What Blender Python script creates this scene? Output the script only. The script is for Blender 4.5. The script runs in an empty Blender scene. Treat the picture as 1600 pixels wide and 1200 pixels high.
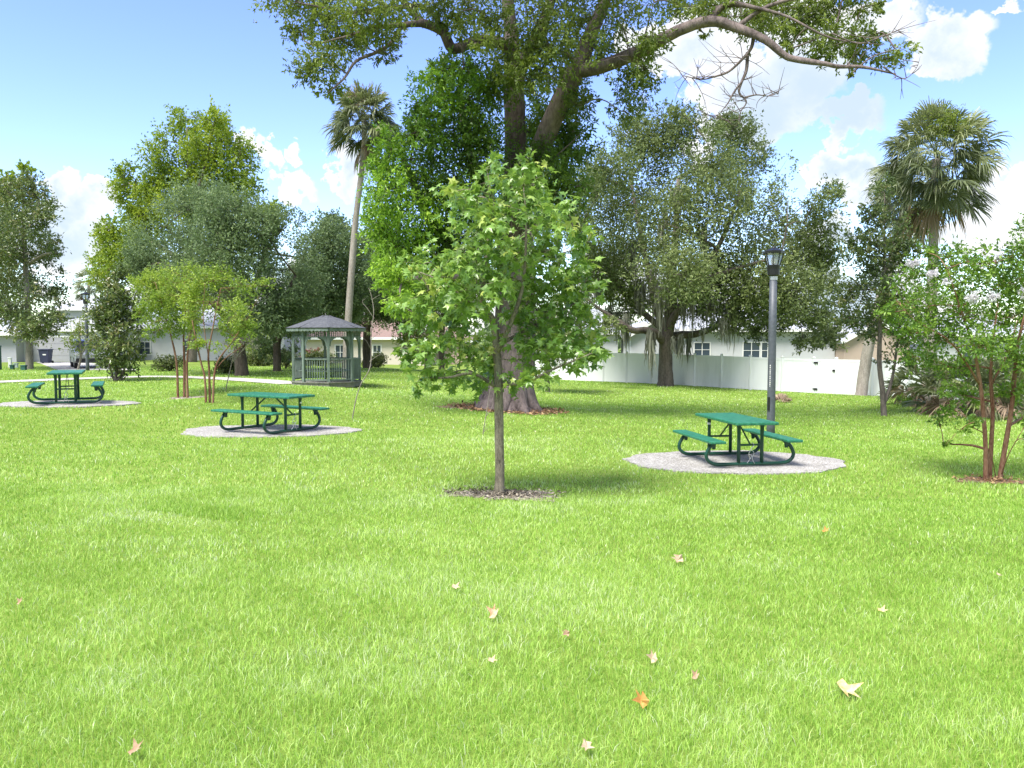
import bpy, math, random
import numpy as np
C = bpy.context.scene
COL = C.collection
rng = np.random.default_rng(7)
random.seed(7)
PI = math.pi

# ------------------------------------------------------------------ camera, light, exposure
F, YH, CAMH = 1280.0, 528.0, 1.9
PITCH = math.atan((600 - YH) / F)
cam_data = bpy.data.cameras.new('camera'); cam = bpy.data.objects.new('camera', cam_data); COL.objects.link(cam)
cam.location = (0, 0, CAMH); cam.rotation_euler = (PI / 2 - PITCH, 0, 0)
cam_data.sensor_width = 36; cam_data.lens = F / 1600 * 36; cam_data.clip_end = 3000; cam_data.clip_start = 0.05
C.camera = cam
C.view_settings.view_transform = 'Standard'; C.view_settings.look = 'None'
C.view_settings.gamma = 1; C.view_settings.use_curve_mapping = False
C.view_settings.exposure = 2.9
C.cycles.max_bounces = 5; C.cycles.transmission_bounces = 3; C.cycles.diffuse_bounces = 3; C.cycles.glossy_bounces = 2; C.cycles.transparent_max_bounces = 4
SUN_EL, SUN_AZ = math.radians(60), math.radians(-138)     # azimuth from +Y towards +X
sd = np.array([math.cos(SUN_EL) * math.sin(SUN_AZ), math.cos(SUN_EL) * math.cos(SUN_AZ), math.sin(SUN_EL)])
sun_l = bpy.data.lights.new('sun', 'SUN'); sun_l.energy = 1.2; sun_l.angle = math.radians(26.0); sun_l.color = (1, .96, .9)
sun = bpy.data.objects.new('sun', sun_l); COL.objects.link(sun)
sun.rotation_euler = (PI / 2 - SUN_EL, 0, PI - SUN_AZ)

def cray(px, py):
    a = (px - 800) / F; b = (600 - py) / F
    c, s = math.cos(PITCH), math.sin(PITCH)
    return np.array([a, c + b * s, -s + b * c])
def P(px, py, Y):
    d = cray(px, py); return np.array([0, 0, CAMH]) + d * (Y / d[1])
def azel(px, py):
    d = cray(px, py); d = d / np.linalg.norm(d)
    return math.atan2(d[0], d[1]), math.asin(d[2])

# ---- world: Nishita sky with fair-weather cumulus given by direction
W = bpy.data.worlds.new('World'); C.world = W; W.use_nodes = True
W.cycles.sampling_method = 'MANUAL'; W.cycles.sample_map_resolution = 256
nt = W.node_tree; nt.nodes.clear()
def N(t, tree=None, **k):
    n = (tree or nt).nodes.new(t)
    for a, v in k.items(): setattr(n, a, v)
    return n
def setin(n, i, v, tree):
    if hasattr(v, 'is_output') or isinstance(v, bpy.types.NodeSocket): tree.links.new(v, n.inputs[i])
    else: n.inputs[i].default_value = v
def M(op, a, b=None, c=None, tree=None, clamp=False):
    tree = tree or nt
    n = tree.nodes.new('ShaderNodeMath'); n.operation = op; n.use_clamp = clamp
    setin(n, 0, a, tree)
    if b is not None: setin(n, 1, b, tree)
    if c is not None: setin(n, 2, c, tree)
    return n.outputs[0]
sky = N('ShaderNodeTexSky'); sky.sky_type = 'NISHITA'; sky.sun_disc = False
sky.sun_elevation = SUN_EL; sky.sun_rotation = SUN_AZ
sky.air_density = 1.0; sky.dust_density = 0.1; sky.ozone_density = 3.0; sky.altitude = 0
tc = N('ShaderNodeTexCoord'); sep = N('ShaderNodeSeparateXYZ'); nt.links.new(tc.outputs['Generated'], sep.inputs[0])
X, Y_, Z = sep.outputs
AZ = M('ARCTAN2', X, Y_); EL = M('ARCSINE', Z)
wn = N('ShaderNodeTexNoise'); wn.inputs['Scale'].default_value = 16; wn.inputs['Detail'].default_value = 5; wn.inputs['Roughness'].default_value = .62
nt.links.new(tc.outputs['Generated'], wn.inputs['Vector']); sc3 = N('ShaderNodeSeparateColor'); nt.links.new(wn.outputs['Color'], sc3.inputs[0])   # billowing edges
AZ = M('ADD', AZ, M('MULTIPLY', M('SUBTRACT', sc3.outputs[0], .5), .15)); EL = M('ADD', EL, M('MULTIPLY', M('SUBTRACT', sc3.outputs[1], .5), .13))
nz = N('ShaderNodeTexNoise'); nz.inputs['Scale'].default_value = 16.0; nz.inputs['Detail'].default_value = 5; nz.inputs['Roughness'].default_value = .58
nt.links.new(tc.outputs['Generated'], nz.inputs['Vector'])
nz2 = N('ShaderNodeTexNoise'); nz2.inputs['Scale'].default_value = 4.2; nz2.inputs['Detail'].default_value = 2; nz2.inputs['Roughness'].default_value = .5
nt.links.new(tc.outputs['Generated'], nz2.inputs['Vector'])
CL = [(85, 280, 50, 36), (118, 325, 78, 42), (160, 312, 36, 32), (105, 380, 95, 60),
      (412, 250, 36, 38), (462, 243, 22, 24), (445, 292, 58, 28), (552, 270, 36, 48),
      (1090, 90, 120, 60), (1170, 140, 150, 85), (1240, 105, 110, 80), (1170, 195, 100, 42),
      (1325, 182, 68, 30), (1270, 25, 150, 50), (1375, 18, 80, 42), (1480, 58, 88, 54), (1570, 8, 40, 16),
      (1340, 258, 54, 34), (1580, 300, 75, 68), (1330, 382, 64, 38), (1495, 375, 64, 32), (1575, 375, 50, 28),
      (960, 440, 60, 30), (440, 490, 480, 66), (1200, 480, 500, 60)]
cv = N('ShaderNodeCombineXYZ'); nt.links.new(AZ, cv.inputs[0]); nt.links.new(EL, cv.inputs[1])
mask = None
for (cx, cy, rx, ry) in CL:
    a0, e0 = azel(cx, cy); a1, _ = azel(cx + rx, cy); _, e1 = azel(cx, cy - ry)
    ma = N('ShaderNodeVectorMath', operation='MULTIPLY_ADD'); nt.links.new(cv.outputs[0], ma.inputs[0])
    ma.inputs[1].default_value = (1 / (a1 - a0), 1 / (e1 - e0), 0); ma.inputs[2].default_value = (-a0 / (a1 - a0), -e0 / (e1 - e0), 0)
    ln = N('ShaderNodeVectorMath', operation='LENGTH'); nt.links.new(ma.outputs[0], ln.inputs[0])
    mask = ln.outputs['Value'] if mask is None else M('MINIMUM', mask, ln.outputs['Value'])
mask = M('SUBTRACT', 1.0, mask)
# unseen clouds behind and overhead, away from the named ones, thickened for fill light
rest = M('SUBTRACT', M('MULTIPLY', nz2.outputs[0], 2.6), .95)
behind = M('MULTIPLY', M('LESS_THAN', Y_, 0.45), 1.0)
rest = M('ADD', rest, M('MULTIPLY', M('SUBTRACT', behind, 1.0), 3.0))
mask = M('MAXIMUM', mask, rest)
mk = M('ADD', mask, M('MULTIPLY', M('SUBTRACT', nz.outputs[0], 0.5), 3.0))
ss = N('ShaderNodeMapRange'); ss.interpolation_type = 'SMOOTHSTEP'
nt.links.new(mk, ss.inputs[0]); ss.inputs[1].default_value = 0.04; ss.inputs[2].default_value = 0.3
dens = ss.outputs[0]
# thick interiors of a cloud are greyer than its lit rim
core = N('ShaderNodeMapRange'); core.interpolation_type = 'SMOOTHSTEP'
nt.links.new(M('ADD', M('MULTIPLY', mask, .5), M('MULTIPLY', M('SUBTRACT', nz2.outputs[0], .5), 4.0)), core.inputs[0]); core.inputs[1].default_value = .1; core.inputs[2].default_value = .9
cm = N('ShaderNodeMix', data_type='RGBA'); cm.inputs[6].default_value = (1, 1, 1, 1); cm.inputs[7].default_value = (.6, .72, .86, 1)
nt.links.new(core.outputs[0], cm.inputs[0])
bg_sky = N('ShaderNodeBackground'); bg_sky.inputs[1].default_value = 0.050
hs = N('ShaderNodeHueSaturation'); hs.inputs['Saturation'].default_value = 1.14; hs.inputs['Hue'].default_value = .523; hs.inputs['Value'].default_value = .64; hs.inputs['Value'].default_value = 1.0
nt.links.new(sky.outputs[0], hs.inputs['Color']); nt.links.new(hs.outputs[0], bg_sky.inputs[0])
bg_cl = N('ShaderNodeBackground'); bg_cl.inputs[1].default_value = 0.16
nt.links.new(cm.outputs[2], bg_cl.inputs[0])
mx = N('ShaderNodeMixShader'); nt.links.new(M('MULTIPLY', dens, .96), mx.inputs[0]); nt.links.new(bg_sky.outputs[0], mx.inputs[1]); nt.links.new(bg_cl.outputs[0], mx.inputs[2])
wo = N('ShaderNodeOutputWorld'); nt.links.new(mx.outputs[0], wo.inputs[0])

# ------------------------------------------------------------------ object helpers
def tag(o, label=None, cat=None, group=None, kind=None):
    if label: o['label'] = label
    if cat: o['category'] = cat
    if group: o['group'] = group
    if kind: o['kind'] = kind
    return o
def empty(name, loc, rz=0, label=None, cat=None, group=None):
    o = bpy.data.objects.new(name, None); COL.objects.link(o); o.location = [float(t) for t in loc]; o.rotation_euler = (0, 0, rz)
    o.empty_display_size = .2
    return tag(o, label, cat, group)
def mesh_np(name, V, Fs, mat=None, parent=None, smooth=False, attr=None, origin=None):
    """V (n,3); Fs list of int arrays (m,k) -> one mesh object"""
    V = np.asarray(V, float)
    if origin is not None: V = V - np.asarray(origin)
    me = bpy.data.meshes.new(name)
    if not isinstance(Fs, (list, tuple)): Fs = [Fs]
    Fs = [np.asarray(f, np.int32) for f in Fs if len(f)]
    me.vertices.add(len(V)); me.vertices.foreach_set('co', V.astype(np.float32).ravel())
    tot = np.concatenate([np.full(len(f), f.shape[1], np.int32) for f in Fs])
    lv = np.concatenate([f.ravel() for f in Fs])
    st = np.concatenate([[0], np.cumsum(tot)[:-1]]).astype(np.int32)
    me.loops.add(len(lv)); me.loops.foreach_set('vertex_index', lv)
    me.polygons.add(len(tot)); me.polygons.foreach_set('loop_start', st); me.polygons.foreach_set('loop_total', tot)
    me.polygons.foreach_set('use_smooth', np.full(len(tot), bool(smooth)))
    if attr is not None:
        a = me.attributes.new('v', 'FLOAT', 'POINT'); a.data.foreach_set('value', np.asarray(attr, np.float32))
    me.update(calc_edges=True); me.validate()
    if mat: me.materials.append(mat)
    o = bpy.data.objects.new(name, me); COL.objects.link(o)
    if parent is not None: o.parent = parent
    elif origin is not None: o.location = [float(t) for t in origin]
    return o
class MB:
    """collects boxes, tubes and prisms into one mesh"""
    def __init__(s): s.v = []; s.f = {}; s.n = 0
    def add(s, V, faces):
        V = np.asarray(V, float)
        for f in faces: s.f.setdefault(len(f), []).append([i + s.n for i in f])
        s.v.append(V); s.n += len(V); return s
    def addnp(s, V, Fa):
        s.v.append(np.asarray(V, float)); s.f.setdefault(Fa.shape[1], []).extend((np.asarray(Fa) + s.n).tolist()); s.n += len(V); return s
    def box(s, c, d, rz=0, R=None):
        c = np.asarray(c, float); x, y, z = [t / 2 for t in d]
        V = np.array([(i * x, j * y, k * z) for k in (-1, 1) for j in (-1, 1) for i in (-1, 1)])
        if R is None:
            R = np.array([[math.cos(rz), -math.sin(rz), 0], [math.sin(rz), math.cos(rz), 0], [0, 0, 1]])
        return s.add(V @ R.T + c, [(0, 2, 3, 1), (4, 5, 7, 6), (0, 1, 5, 4), (2, 6, 7, 3), (0, 4, 6, 2), (1, 3, 7, 5)])
    def bar(s, a, b, w, h):
        a = np.asarray(a, float); b = np.asarray(b, float); d = b - a; L = np.linalg.norm(d); x = d / L
        up = np.array([0, 0, 1.]) if abs(x[2]) < .95 else np.array([0, 1., 0])
        y = np.cross(up, x); y /= np.linalg.norm(y); z = np.cross(x, y)
        return s.box((a + b) / 2, (L, w, h), R=np.stack([x, y, z], 1))
    def prism(s, poly, a, b, axis='y'):
        n = len(poly)
        def pt(p, t): return (p[0], t, p[1]) if axis == 'y' else ((t, p[0], p[1]) if axis == 'x' else (p[0], p[1], t))
        V = [pt(p, a) for p in poly] + [pt(p, b) for p in poly]
        return s.add(V, [tuple(range(n))[::-1], tuple(range(n, 2 * n))] + [(i, (i + 1) % n, n + (i + 1) % n, n + i) for i in range(n)])
    def tube(s, pts, rad, n=8, cap=True, jit=0):
        V, Q = tube(pts, rad, n, jit); s.addnp(V, Q)
        if cap:
            m = len(V) // n; o = s.n - len(V)
            s.f.setdefault(n, []).append([o + i for i in range(n)][::-1]); s.f[n].append([o + (m - 1) * n + i for i in range(n)])
        return s
    def lathe(s, prof, n=20, c=(0, 0, 0), rot=0):
        V = []
        for (r, z) in prof:
            for i in range(n):
                t = rot + 2 * PI * i / n; V.append((c[0] + r * math.cos(t), c[1] + r * math.sin(t), c[2] + z))
        fs = [(j * n + i, j * n + (i + 1) % n, (j + 1) * n + (i + 1) % n, (j + 1) * n + i) for j in range(len(prof) - 1) for i in range(n)]
        fs += [tuple(range(n))[::-1], tuple((len(prof) - 1) * n + i for i in range(n))]
        return s.add(V, fs)
    def build(s, name, mat, parent=None, smooth=False, bevel=0, seg=2, origin=None):
        o = mesh_np(name, np.concatenate(s.v), [np.array(f) for f in s.f.values()], mat, parent, smooth, origin=origin)
        if bevel:
            m = o.modifiers.new('bevel', 'BEVEL'); m.width = bevel; m.segments = seg; m.limit_method = 'ANGLE'
        return o
def smooth_path(pts, k=4):
    """Catmull-Rom resample of rows (any width)"""
    p = np.asarray(pts, float)
    if len(p) < 3: return np.array([p[0] + (p[-1] - p[0]) * t for t in np.linspace(0, 1, k + 1)])
    q = np.vstack([2 * p[0] - p[1], p, 2 * p[-1] - p[-2]]); out = []
    for i in range(1, len(q) - 2):
        for t in np.linspace(0, 1, k, endpoint=False):
            a, b, c, d = q[i - 1], q[i], q[i + 1], q[i + 2]
            out.append(.5 * ((2 * b) + (c - a) * t + (2 * a - 5 * b + 4 * c - d) * t * t + (3 * b - a - 3 * c + d) * t ** 3))
    out.append(p[-1]); return np.array(out)
def tube(pts, rad, n=8, jit=0):
    p = np.asarray(pts, float); m = len(p); rad = np.broadcast_to(np.asarray(rad, float), (m,))
    t = np.gradient(p, axis=0); t /= np.linalg.norm(t, axis=1)[:, None] + 1e-9
    ref = np.array([1., 0, 0]) if abs(t[0][0]) < .8 else np.array([0, 1., 0])
    V = np.zeros((m, n, 3)); u = ref
    ang = np.arange(n) * 2 * PI / n
    for i in range(m):
        u = u - t[i] * (u @ t[i]); u /= np.linalg.norm(u) + 1e-9; w = np.cross(t[i], u)
        r = rad[i] * (1 + jit * rng.uniform(-1, 1, n)) if jit else rad[i]
        V[i] = p[i] + (np.cos(ang) * r)[:, None] * u + (np.sin(ang) * r)[:, None] * w
    i = np.arange(m - 1)[:, None] * n; j = np.arange(n)[None]; j2 = (j + 1) % n
    Q = np.stack([i + j, i + j2, i + n + j2, i + n + j], -1).reshape(-1, 4)
    return V.reshape(-1, 3), Q

# ------------------------------------------------------------------ materials
def newmat(name):
    m = bpy.data.materials.new(name); m.use_nodes = True; t = m.node_tree
    return m, t, t.nodes['Principled BSDF'], t.nodes['Material Output']
def ramp(t, fac, cols):
    r = t.nodes.new('ShaderNodeValToRGB'); e = r.color_ramp.elements
    while len(e) < len(cols): e.new(.5)
    for i, (p, c) in enumerate(cols): e[i].position = p; e[i].color = (*c, 1)
    t.links.new(fac, r.inputs[0]); return r.outputs[0]
def noise(t, scale, detail=4, rough=.55, coord='Object', stretch=None):
    c = t.nodes.new('ShaderNodeTexCoord'); n = t.nodes.new('ShaderNodeTexNoise')
    n.inputs['Scale'].default_value = scale; n.inputs['Detail'].default_value = detail; n.inputs['Roughness'].default_value = rough
    src = c.outputs[coord]
    if stretch:
        mp = t.nodes.new('ShaderNodeMapping'); mp.inputs['Scale'].default_value = stretch; t.links.new(src, mp.inputs[0]); src = mp.outputs[0]
    t.links.new(src, n.inputs['Vector']); return n.outputs[0]
def bump(t, b, h, strength=.4, dist=.02):
    n = t.nodes.new('ShaderNodeBump'); n.inputs['Strength'].default_value = strength; n.inputs['Distance'].default_value = dist
    t.links.new(h, n.inputs['Height']); t.links.new(n.outputs[0], b.inputs['Normal'])
def mat_mottle(name, cols, scale=6, rough=.6, bmp=0, bscale=30, metal=0, stretch=None, dist=.01, detail=4, spec=.5):
    m, t, b, o = newmat(name)
    t.links.new(ramp(t, noise(t, scale, detail, .6, stretch=stretch), cols), b.inputs['Base Color'])
    b.inputs['Roughness'].default_value = rough; b.inputs['Metallic'].default_value = metal; b.inputs['Specular IOR Level'].default_value = spec
    if bmp: bump(t, b, noise(t, bscale, 4, .6, stretch=stretch), bmp, dist)
    return m
def mat_leaf(name, cols, trans=.35, tcol=(.25, .4, .03), rough=.45, spec=.4):
    m, t, b, o = newmat(name)
    a = t.nodes.new('ShaderNodeAttribute'); a.attribute_name = 'v'
    c = ramp(t, a.outputs['Fac'], cols); t.links.new(c, b.inputs['Base Color'])
    b.inputs['Roughness'].default_value = rough; b.inputs['Specular IOR Level'].default_value = spec
    tr = t.nodes.new('ShaderNodeBsdfTranslucent')
    mxc = t.nodes.new('ShaderNodeMix'); mxc.data_type = 'RGBA'; mxc.inputs[0].default_value = .5; mxc.inputs[7].default_value = (*tcol, 1)
    t.links.new(c, mxc.inputs[6]); t.links.new(mxc.outputs[2], tr.inputs[0])
    ms = t.nodes.new('ShaderNodeMixShader'); ms.inputs[0].default_value = trans
    t.links.new(b.outputs[0], ms.inputs[1]); t.links.new(tr.outputs[0], ms.inputs[2]); t.links.new(ms.outputs[0], o.inputs[0])
    return m
def mat_bark(name, c0, c1, scale=3, bmp=.8, dist=.04):
    m, t, b, o = newmat(name)
    n1 = noise(t, scale, 8, .7, stretch=(1, 1, .25)); n2 = noise(t, scale * 7, 4, .7, stretch=(1, 1, .35))
    mm = M('ADD', M('MULTIPLY', n1, .55, tree=t), M('MULTIPLY', n2, .45, tree=t), tree=t)
    t.links.new(ramp(t, mm, [(.36, c0), (.62, c1)]), b.inputs['Base Color']); b.inputs['Roughness'].default_value = .9
    b.inputs['Specular IOR Level'].default_value = .2
    bump(t, b, mm, bmp, dist); return m
def plain(name, c, rough=.5, metal=0):
    m, t, b, o = newmat(name); b.inputs['Base Color'].default_value = (*c, 1); b.inputs['Roughness'].default_value = rough; b.inputs['Metallic'].default_value = metal
    return m

# ------------------------------------------------------------------ terrain
CTRL = [(780, 773, 11.), (790, 640, 24.), (1040, 603, 46.), (1204, 684, 18.5), (137, 579, 45.), (511, 606, 30.8), (511, 597, 34.),
        (285, 623, 24.), (325, 630, 22.), (1548, 752, 12.9), (1382, 650, 26.), (1345, 618, 40.), (1480, 630, 30.), (1218, 629, 34.),
        (380, 588, 40.), (433, 580, 46.), (572, 577, 48.), (45, 577, 48.), (180, 595, 33.), (640, 573, 62.), (20, 566, 62.), (120, 566, 60.), (330, 566, 62.),
        (862, 593, 52.9), (1000, 599, 48.8), (1170, 609, 44.6), (1340, 618, 41.1), (1600, 632, 36.5), (550, 655, 20.), (353, 610, 25.), (855, 612, 37.),
        (0, 598, 32.5), (260, 588, 37.), (-150, 600, 32.)]
pts3 = [P(*c) for c in CTRL]
PADS = [(1147, 722, 14.6, 1.94, 1.38), (424, 674, 17.5, 1.88, 1.14), (106, 631, 20.5, 1.72, 1.1)]
padc = []
for (px, py, Y, rx, ry) in PADS:
    c = P(px, py, Y); padc.append(c)
    pts3.append(c)
    for (i, j) in ((rx, 0), (-rx, 0), (0, ry), (0, -ry)): pts3.append(c + np.array([i, j, 0]))
for x in (-6, 0, 6): 
    for y in (-2, 2, 5): pts3.append(np.array([x, y, 0.]))
for (x, y, z) in [(-60, 20, .2), (60, 20, -.5), (-60, 60, .1), (70, 60, -.9), (-60, 120, 0), (0, 120, -.3), (80, 120, -.8), (0, 90, -.4), (-20, 10, .1), (20, 10, -.2), (60, -20, 0), (-60, -20, 0), (30, 75, -.9)]:
    pts3.append(np.array([x, y, z], float))
pts3 = np.array(pts3)
def _k(r2): return np.sqrt(r2 + 9.0)
_A = _k(((pts3[:, None, :2] - pts3[None, :, :2]) ** 2).sum(-1)); _m = pts3[:, 2].mean()
_w = np.linalg.solve(_A - np.eye(len(pts3)) * .02, pts3[:, 2] - _m)
def g(x, y):
    x = np.atleast_1d(np.asarray(x, float)); y = np.atleast_1d(np.asarray(y, float)); out = np.zeros(len(x))
    for s in range(0, len(x), 40000):
        q = np.stack([x[s:s + 40000], y[s:s + 40000]], 1)
        out[s:s + 40000] = _k(((q[:, None] - pts3[None, :, :2]) ** 2).sum(-1)) @ _w + _m
    far = np.clip((np.hypot(x, y - 30) - 80) / 60, 0, 1)
    return out * (1 - far) - .4 * far
def gz(x, y): return float(g([x], [y])[0])
def GP(px, Y, py=600):
    """point on the ground straight below the pixel column px at distance Y"""
    z = -.3
    p = P(px, py, Y); return np.array([p[0], Y, gz(p[0], Y)])
def axis(lo, hi, fine_lo, fine_hi, st):
    a = np.arange(fine_lo, fine_hi + 1e-6, st); L = [fine_lo]; s = st
    while L[-1] > lo: s *= 1.35; L.append(L[-1] - s)
    R = [fine_hi]; s = st
    while R[-1] < hi: s *= 1.35; R.append(R[-1] + s)
    return np.concatenate([L[:0:-1], a, R[1:]])
gx = axis(-900, 900, -42, 42, .7); gy = axis(-300, 1500, -4, 72, .7)
GX, GY = np.meshgrid(gx, gy); GZ = g(GX.ravel(), GY.ravel()).reshape(GX.shape)
nx, ny = len(gx), len(gy); ii = (np.arange(ny - 1)[:, None] * nx + np.arange(nx - 1)[None]).ravel()
m_ground, t, b, o_ = newmat('lawn_soil')
n1 = noise(t, .22, 5, .6); n2 = noise(t, 3.5, 6, .7); n3 = noise(t, 40, 3, .7)
mm = M('ADD', M('ADD', M('MULTIPLY', n1, .4, tree=t), M('MULTIPLY', n2, .3, tree=t), tree=t), M('MULTIPLY', n3, .3, tree=t), tree=t)
t.links.new(ramp(t, mm, [(.36, (.09, .14, .022)), (.5, (.16, .23, .04)), (.64, (.25, .32, .08))]), b.inputs['Base Color'])
b.inputs['Roughness'].default_value = .95; b.inputs['Specular IOR Level'].default_value = .1
bump(t, b, n3, .6, .03)
tag(mesh_np('ground', np.stack([GX.ravel(), GY.ravel(), GZ.ravel()], 1), np.stack([ii, ii + 1, ii + nx + 1, ii + nx], 1), m_ground, smooth=True), 'flat lawn ground reaching to the houses and the horizon', 'ground', kind='structure')

def vnoise(x, y, s, seed=0):
    """smooth value noise 0..1"""
    r = np.random.default_rng(seed); T = r.random((256, 256)); x = x / s + 1000; y = y / s + 1000
    xi = np.floor(x).astype(int); yi = np.floor(y).astype(int); fx = x - xi; fy = y - yi; fx = fx * fx * (3 - 2 * fx); fy = fy * fy * (3 - 2 * fy)
    a = T[xi % 256, yi % 256]; b_ = T[(xi + 1) % 256, yi % 256]; c = T[xi % 256, (yi + 1) % 256]; d = T[(xi + 1) % 256, (yi + 1) % 256]
    return (a * (1 - fx) + b_ * fx) * (1 - fy) + (c * (1 - fx) + d * fx) * fy

def sheet(name, poly, lift, mat, label, cat):
    """flat polygon fan draped on the terrain (centre + rings)"""
    poly = np.asarray(poly, float); c = poly.mean(0); V = [c]; n = len(poly); K = 5
    for k in range(1, K + 1): V += [c + (p - c) * k / K for p in poly]
    V = np.array(V); z = g(V[:, 0], V[:, 1]) + lift; V3 = np.column_stack([V, z])
    skirt = V3[-n:].copy(); skirt[:, 2] -= lift + .1; V3 = np.vstack([V3, skirt])
    tri = np.array([(0, 1 + i, 1 + (i + 1) % n) for i in range(n)])
    qd = np.array([(1 + k * n + i, 1 + (k + 1) * n + i, 1 + (k + 1) * n + (i + 1) % n, 1 + k * n + (i + 1) % n) for k in range(K) for i in range(n)])
    return tag(mesh_np(name, V3, [tri, qd], mat), label, cat, kind='structure')
def strip(name, line, width, lift, mat, label, cat):
    L = smooth_path(line, 8); t_ = np.gradient(L, axis=0); t_ /= np.linalg.norm(t_, axis=1)[:, None]; nrm = np.stack([-t_[:, 1], t_[:, 0]], 1)
    offs = np.linspace(-.5, .5, 5) * width; V = (L[:, None] + nrm[:, None] * offs[None, :, None]).reshape(-1, 2)
    V3 = np.column_stack([V, g(V[:, 0], V[:, 1]) + lift]); m = len(L)
    Q = np.array([(i * 5 + j, i * 5 + j + 1, (i + 1) * 5 + j + 1, (i + 1) * 5 + j) for i in range(m - 1) for j in range(4)])
    return tag(mesh_np(name, V3, Q, mat), label, cat, kind='structure')
m_conc = mat_mottle('pale_concrete', [(.3, (.34, .32, .29)), (.7, (.48, .46, .42))], 3, .9, .3, 60)
# gravel-like exposed aggregate
m_pad, t, b, o_ = newmat('exposed_aggregate')
tcn = t.nodes.new('ShaderNodeTexCoord'); vo = t.nodes.new('ShaderNodeTexVoronoi'); vo.inputs['Scale'].default_value = 55
t.links.new(tcn.outputs['Object'], vo.inputs['Vector'])
sp_ = t.nodes.new('ShaderNodeSeparateColor'); t.links.new(vo.outputs['Color'], sp_.inputs[0])
mm = M('ADD', M('MULTIPLY', sp_.outputs[0], .5, tree=t), M('MULTIPLY', noise(t, 2.2, 5, .65), .5, tree=t), tree=t)
t.links.new(ramp(t, mm, [(.25, (.15, .14, .12)), (.5, (.285, .27, .25)), (.78, (.46, .445, .42))]), b.inputs['Base Color'])
b.inputs['Roughness'].default_value = .95; bump(t, b, vo.outputs['Distance'], .5, .01)
pad_labels = ['grey gravelly round pad under the nearest picnic table, beside the lamp post', 'grey gravelly round pad under the middle picnic table', 'pale round pad under the picnic table at the far left']
for (px, py, Y, rx, ry), c, lb in zip(PADS, padc, pad_labels):
    th = np.linspace(0, 2 * PI, 72, endpoint=False); w = 1 + .022 * np.sin(5 * th + 1) + .018 * np.sin(11 * th) + .012 * np.sin(19 * th + 2) + rng.normal(0, .009, 72)
    sheet('paved_pad', np.stack([c[0] + rx * w * np.cos(th), c[1] + ry * w * np.sin(th)], 1), .022, m_pad, lb, 'pad')
path_pts = [GP(-160, 31)[:2], GP(0, 33)[:2], GP(90, 34.3)[:2], GP(180, 35.6)[:2], GP(260, 36.5)[:2], GP(340, 35.2)[:2], GP(420, 33)[:2], GP(462, 32.2)[:2]]
strip('path', path_pts, 1.75, .02, m_conc, 'pale concrete footpath curving across the lawn to the gazebo', 'path')
drive = [GP(58, 60.8)[:2], GP(128, 60.8)[:2], GP(160, 55)[:2], GP(215, 45.6)[:2], GP(92, 45.6)[:2], GP(76, 52)[:2]]
sheet('driveway', drive, .03, m_conc, 'pale concrete driveway in front of the grey garage door', 'driveway')
m_soil = mat_mottle('bare_soil', [(.36, (.035, .028, .02)), (.46, (.2, .17, .125)), (.6, (.42, .37, .30))], 16, .95, .8, 40, dist=.03, detail=8)
m_litter = mat_mottle('leaf_litter', [(.32, (.08, .05, .03)), (.5, (.23, .14, .08)), (.68, (.4, .27, .15))], 14, .95, .8, 60, dist=.03, detail=8)
SOIL = []
def soil(px, Y, rx, ry, mat, label, dx=0):
    c = GP(px, Y); th = np.linspace(0, 2 * PI, 80, endpoint=False)
    w = 1 + .2 * np.sin(3 * th + px) + .14 * np.sin(7 * th + 2) + .08 * np.sin(13 * th) + rng.normal(0, .1, 80)
    SOIL.append((c[0] + dx, c[1], rx, ry))
    sheet('soil_patch', np.stack([c[0] + dx + rx * w * np.cos(th), c[1] + ry * w * np.sin(th)], 1), .012, mat, label, 'soil')
soil(790, 10.95, .72, .42, m_soil, 'bare sandy soil ring at the foot of the young star-leaved tree')
soil(790, 24, 1.55, 1.1, m_litter, 'brown leaf litter round the flared base of the giant tree')
soil(1345, 39.6, .95, .7, m_soil, 'bare dirt at the foot of the leaning palm trunk')
soil(1555, 12.9, .55, .3, m_litter, 'leaf litter under the blossoming tree at the right')
soil(290, 23.9, .5, .35, m_soil, 'dirt at the foot of the reddish multi-stem trees')
# ------------------------------------------------------------------ grass
m_grass, t, b, o_ = newmat('grass_blade')
at = t.nodes.new('ShaderNodeAttribute'); at.attribute_name = 'v'
gc = ramp(t, at.outputs['Fac'], [(0, (.16, .33, .03)), (.35, (.32, .52, .075)), (.65, (.48, .66, .16)), (.88, (.62, .74, .36)), (1, (.74, .78, .58))])
t.links.new(gc, b.inputs['Base Color']); b.inputs['Roughness'].default_value = .5; b.inputs['Specular IOR Level'].default_value = .35
tr = t.nodes.new('ShaderNodeBsdfTranslucent'); t.links.new(gc, tr.inputs[0]); ms = t.nodes.new('ShaderNodeMixShader'); ms.inputs[0].default_value = .4
t.links.new(b.outputs[0], ms.inputs[1]); t.links.new(tr.outputs[0], ms.inputs[2]); t.links.new(ms.outputs[0], o_.inputs[0])
def zone(d0, d1, dens_, hmul, wmul):
    slope = .69
    n = int(dens_ * (slope * (d1 ** 2 - d0 ** 2) + 2.4 * (d1 - d0)))
    d = rng.uniform(0, 1, n); y = np.sqrt(d0 ** 2 + d * (d1 ** 2 - d0 ** 2)); x = rng.uniform(-1, 1, n) * (slope * y + 1.2)
    return x, y, np.full(n, hmul), np.full(n, wmul)
zs = [zone(1.9, 4.6, 7600, 1, .9), zone(4.6, 7, 4600, 1, 1.1), zone(7, 11, 2100, 1.0, 1.7), zone(11, 18, 620, 1.0, 3.1), zone(18, 30, 230, 1.0, 5.2), zone(30, 52, 62, 1.05, 9.5)]
gxx, gyy, gh, gw = [np.concatenate(q) for q in zip(*zs)]
keep = np.ones(len(gxx), bool)
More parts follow.
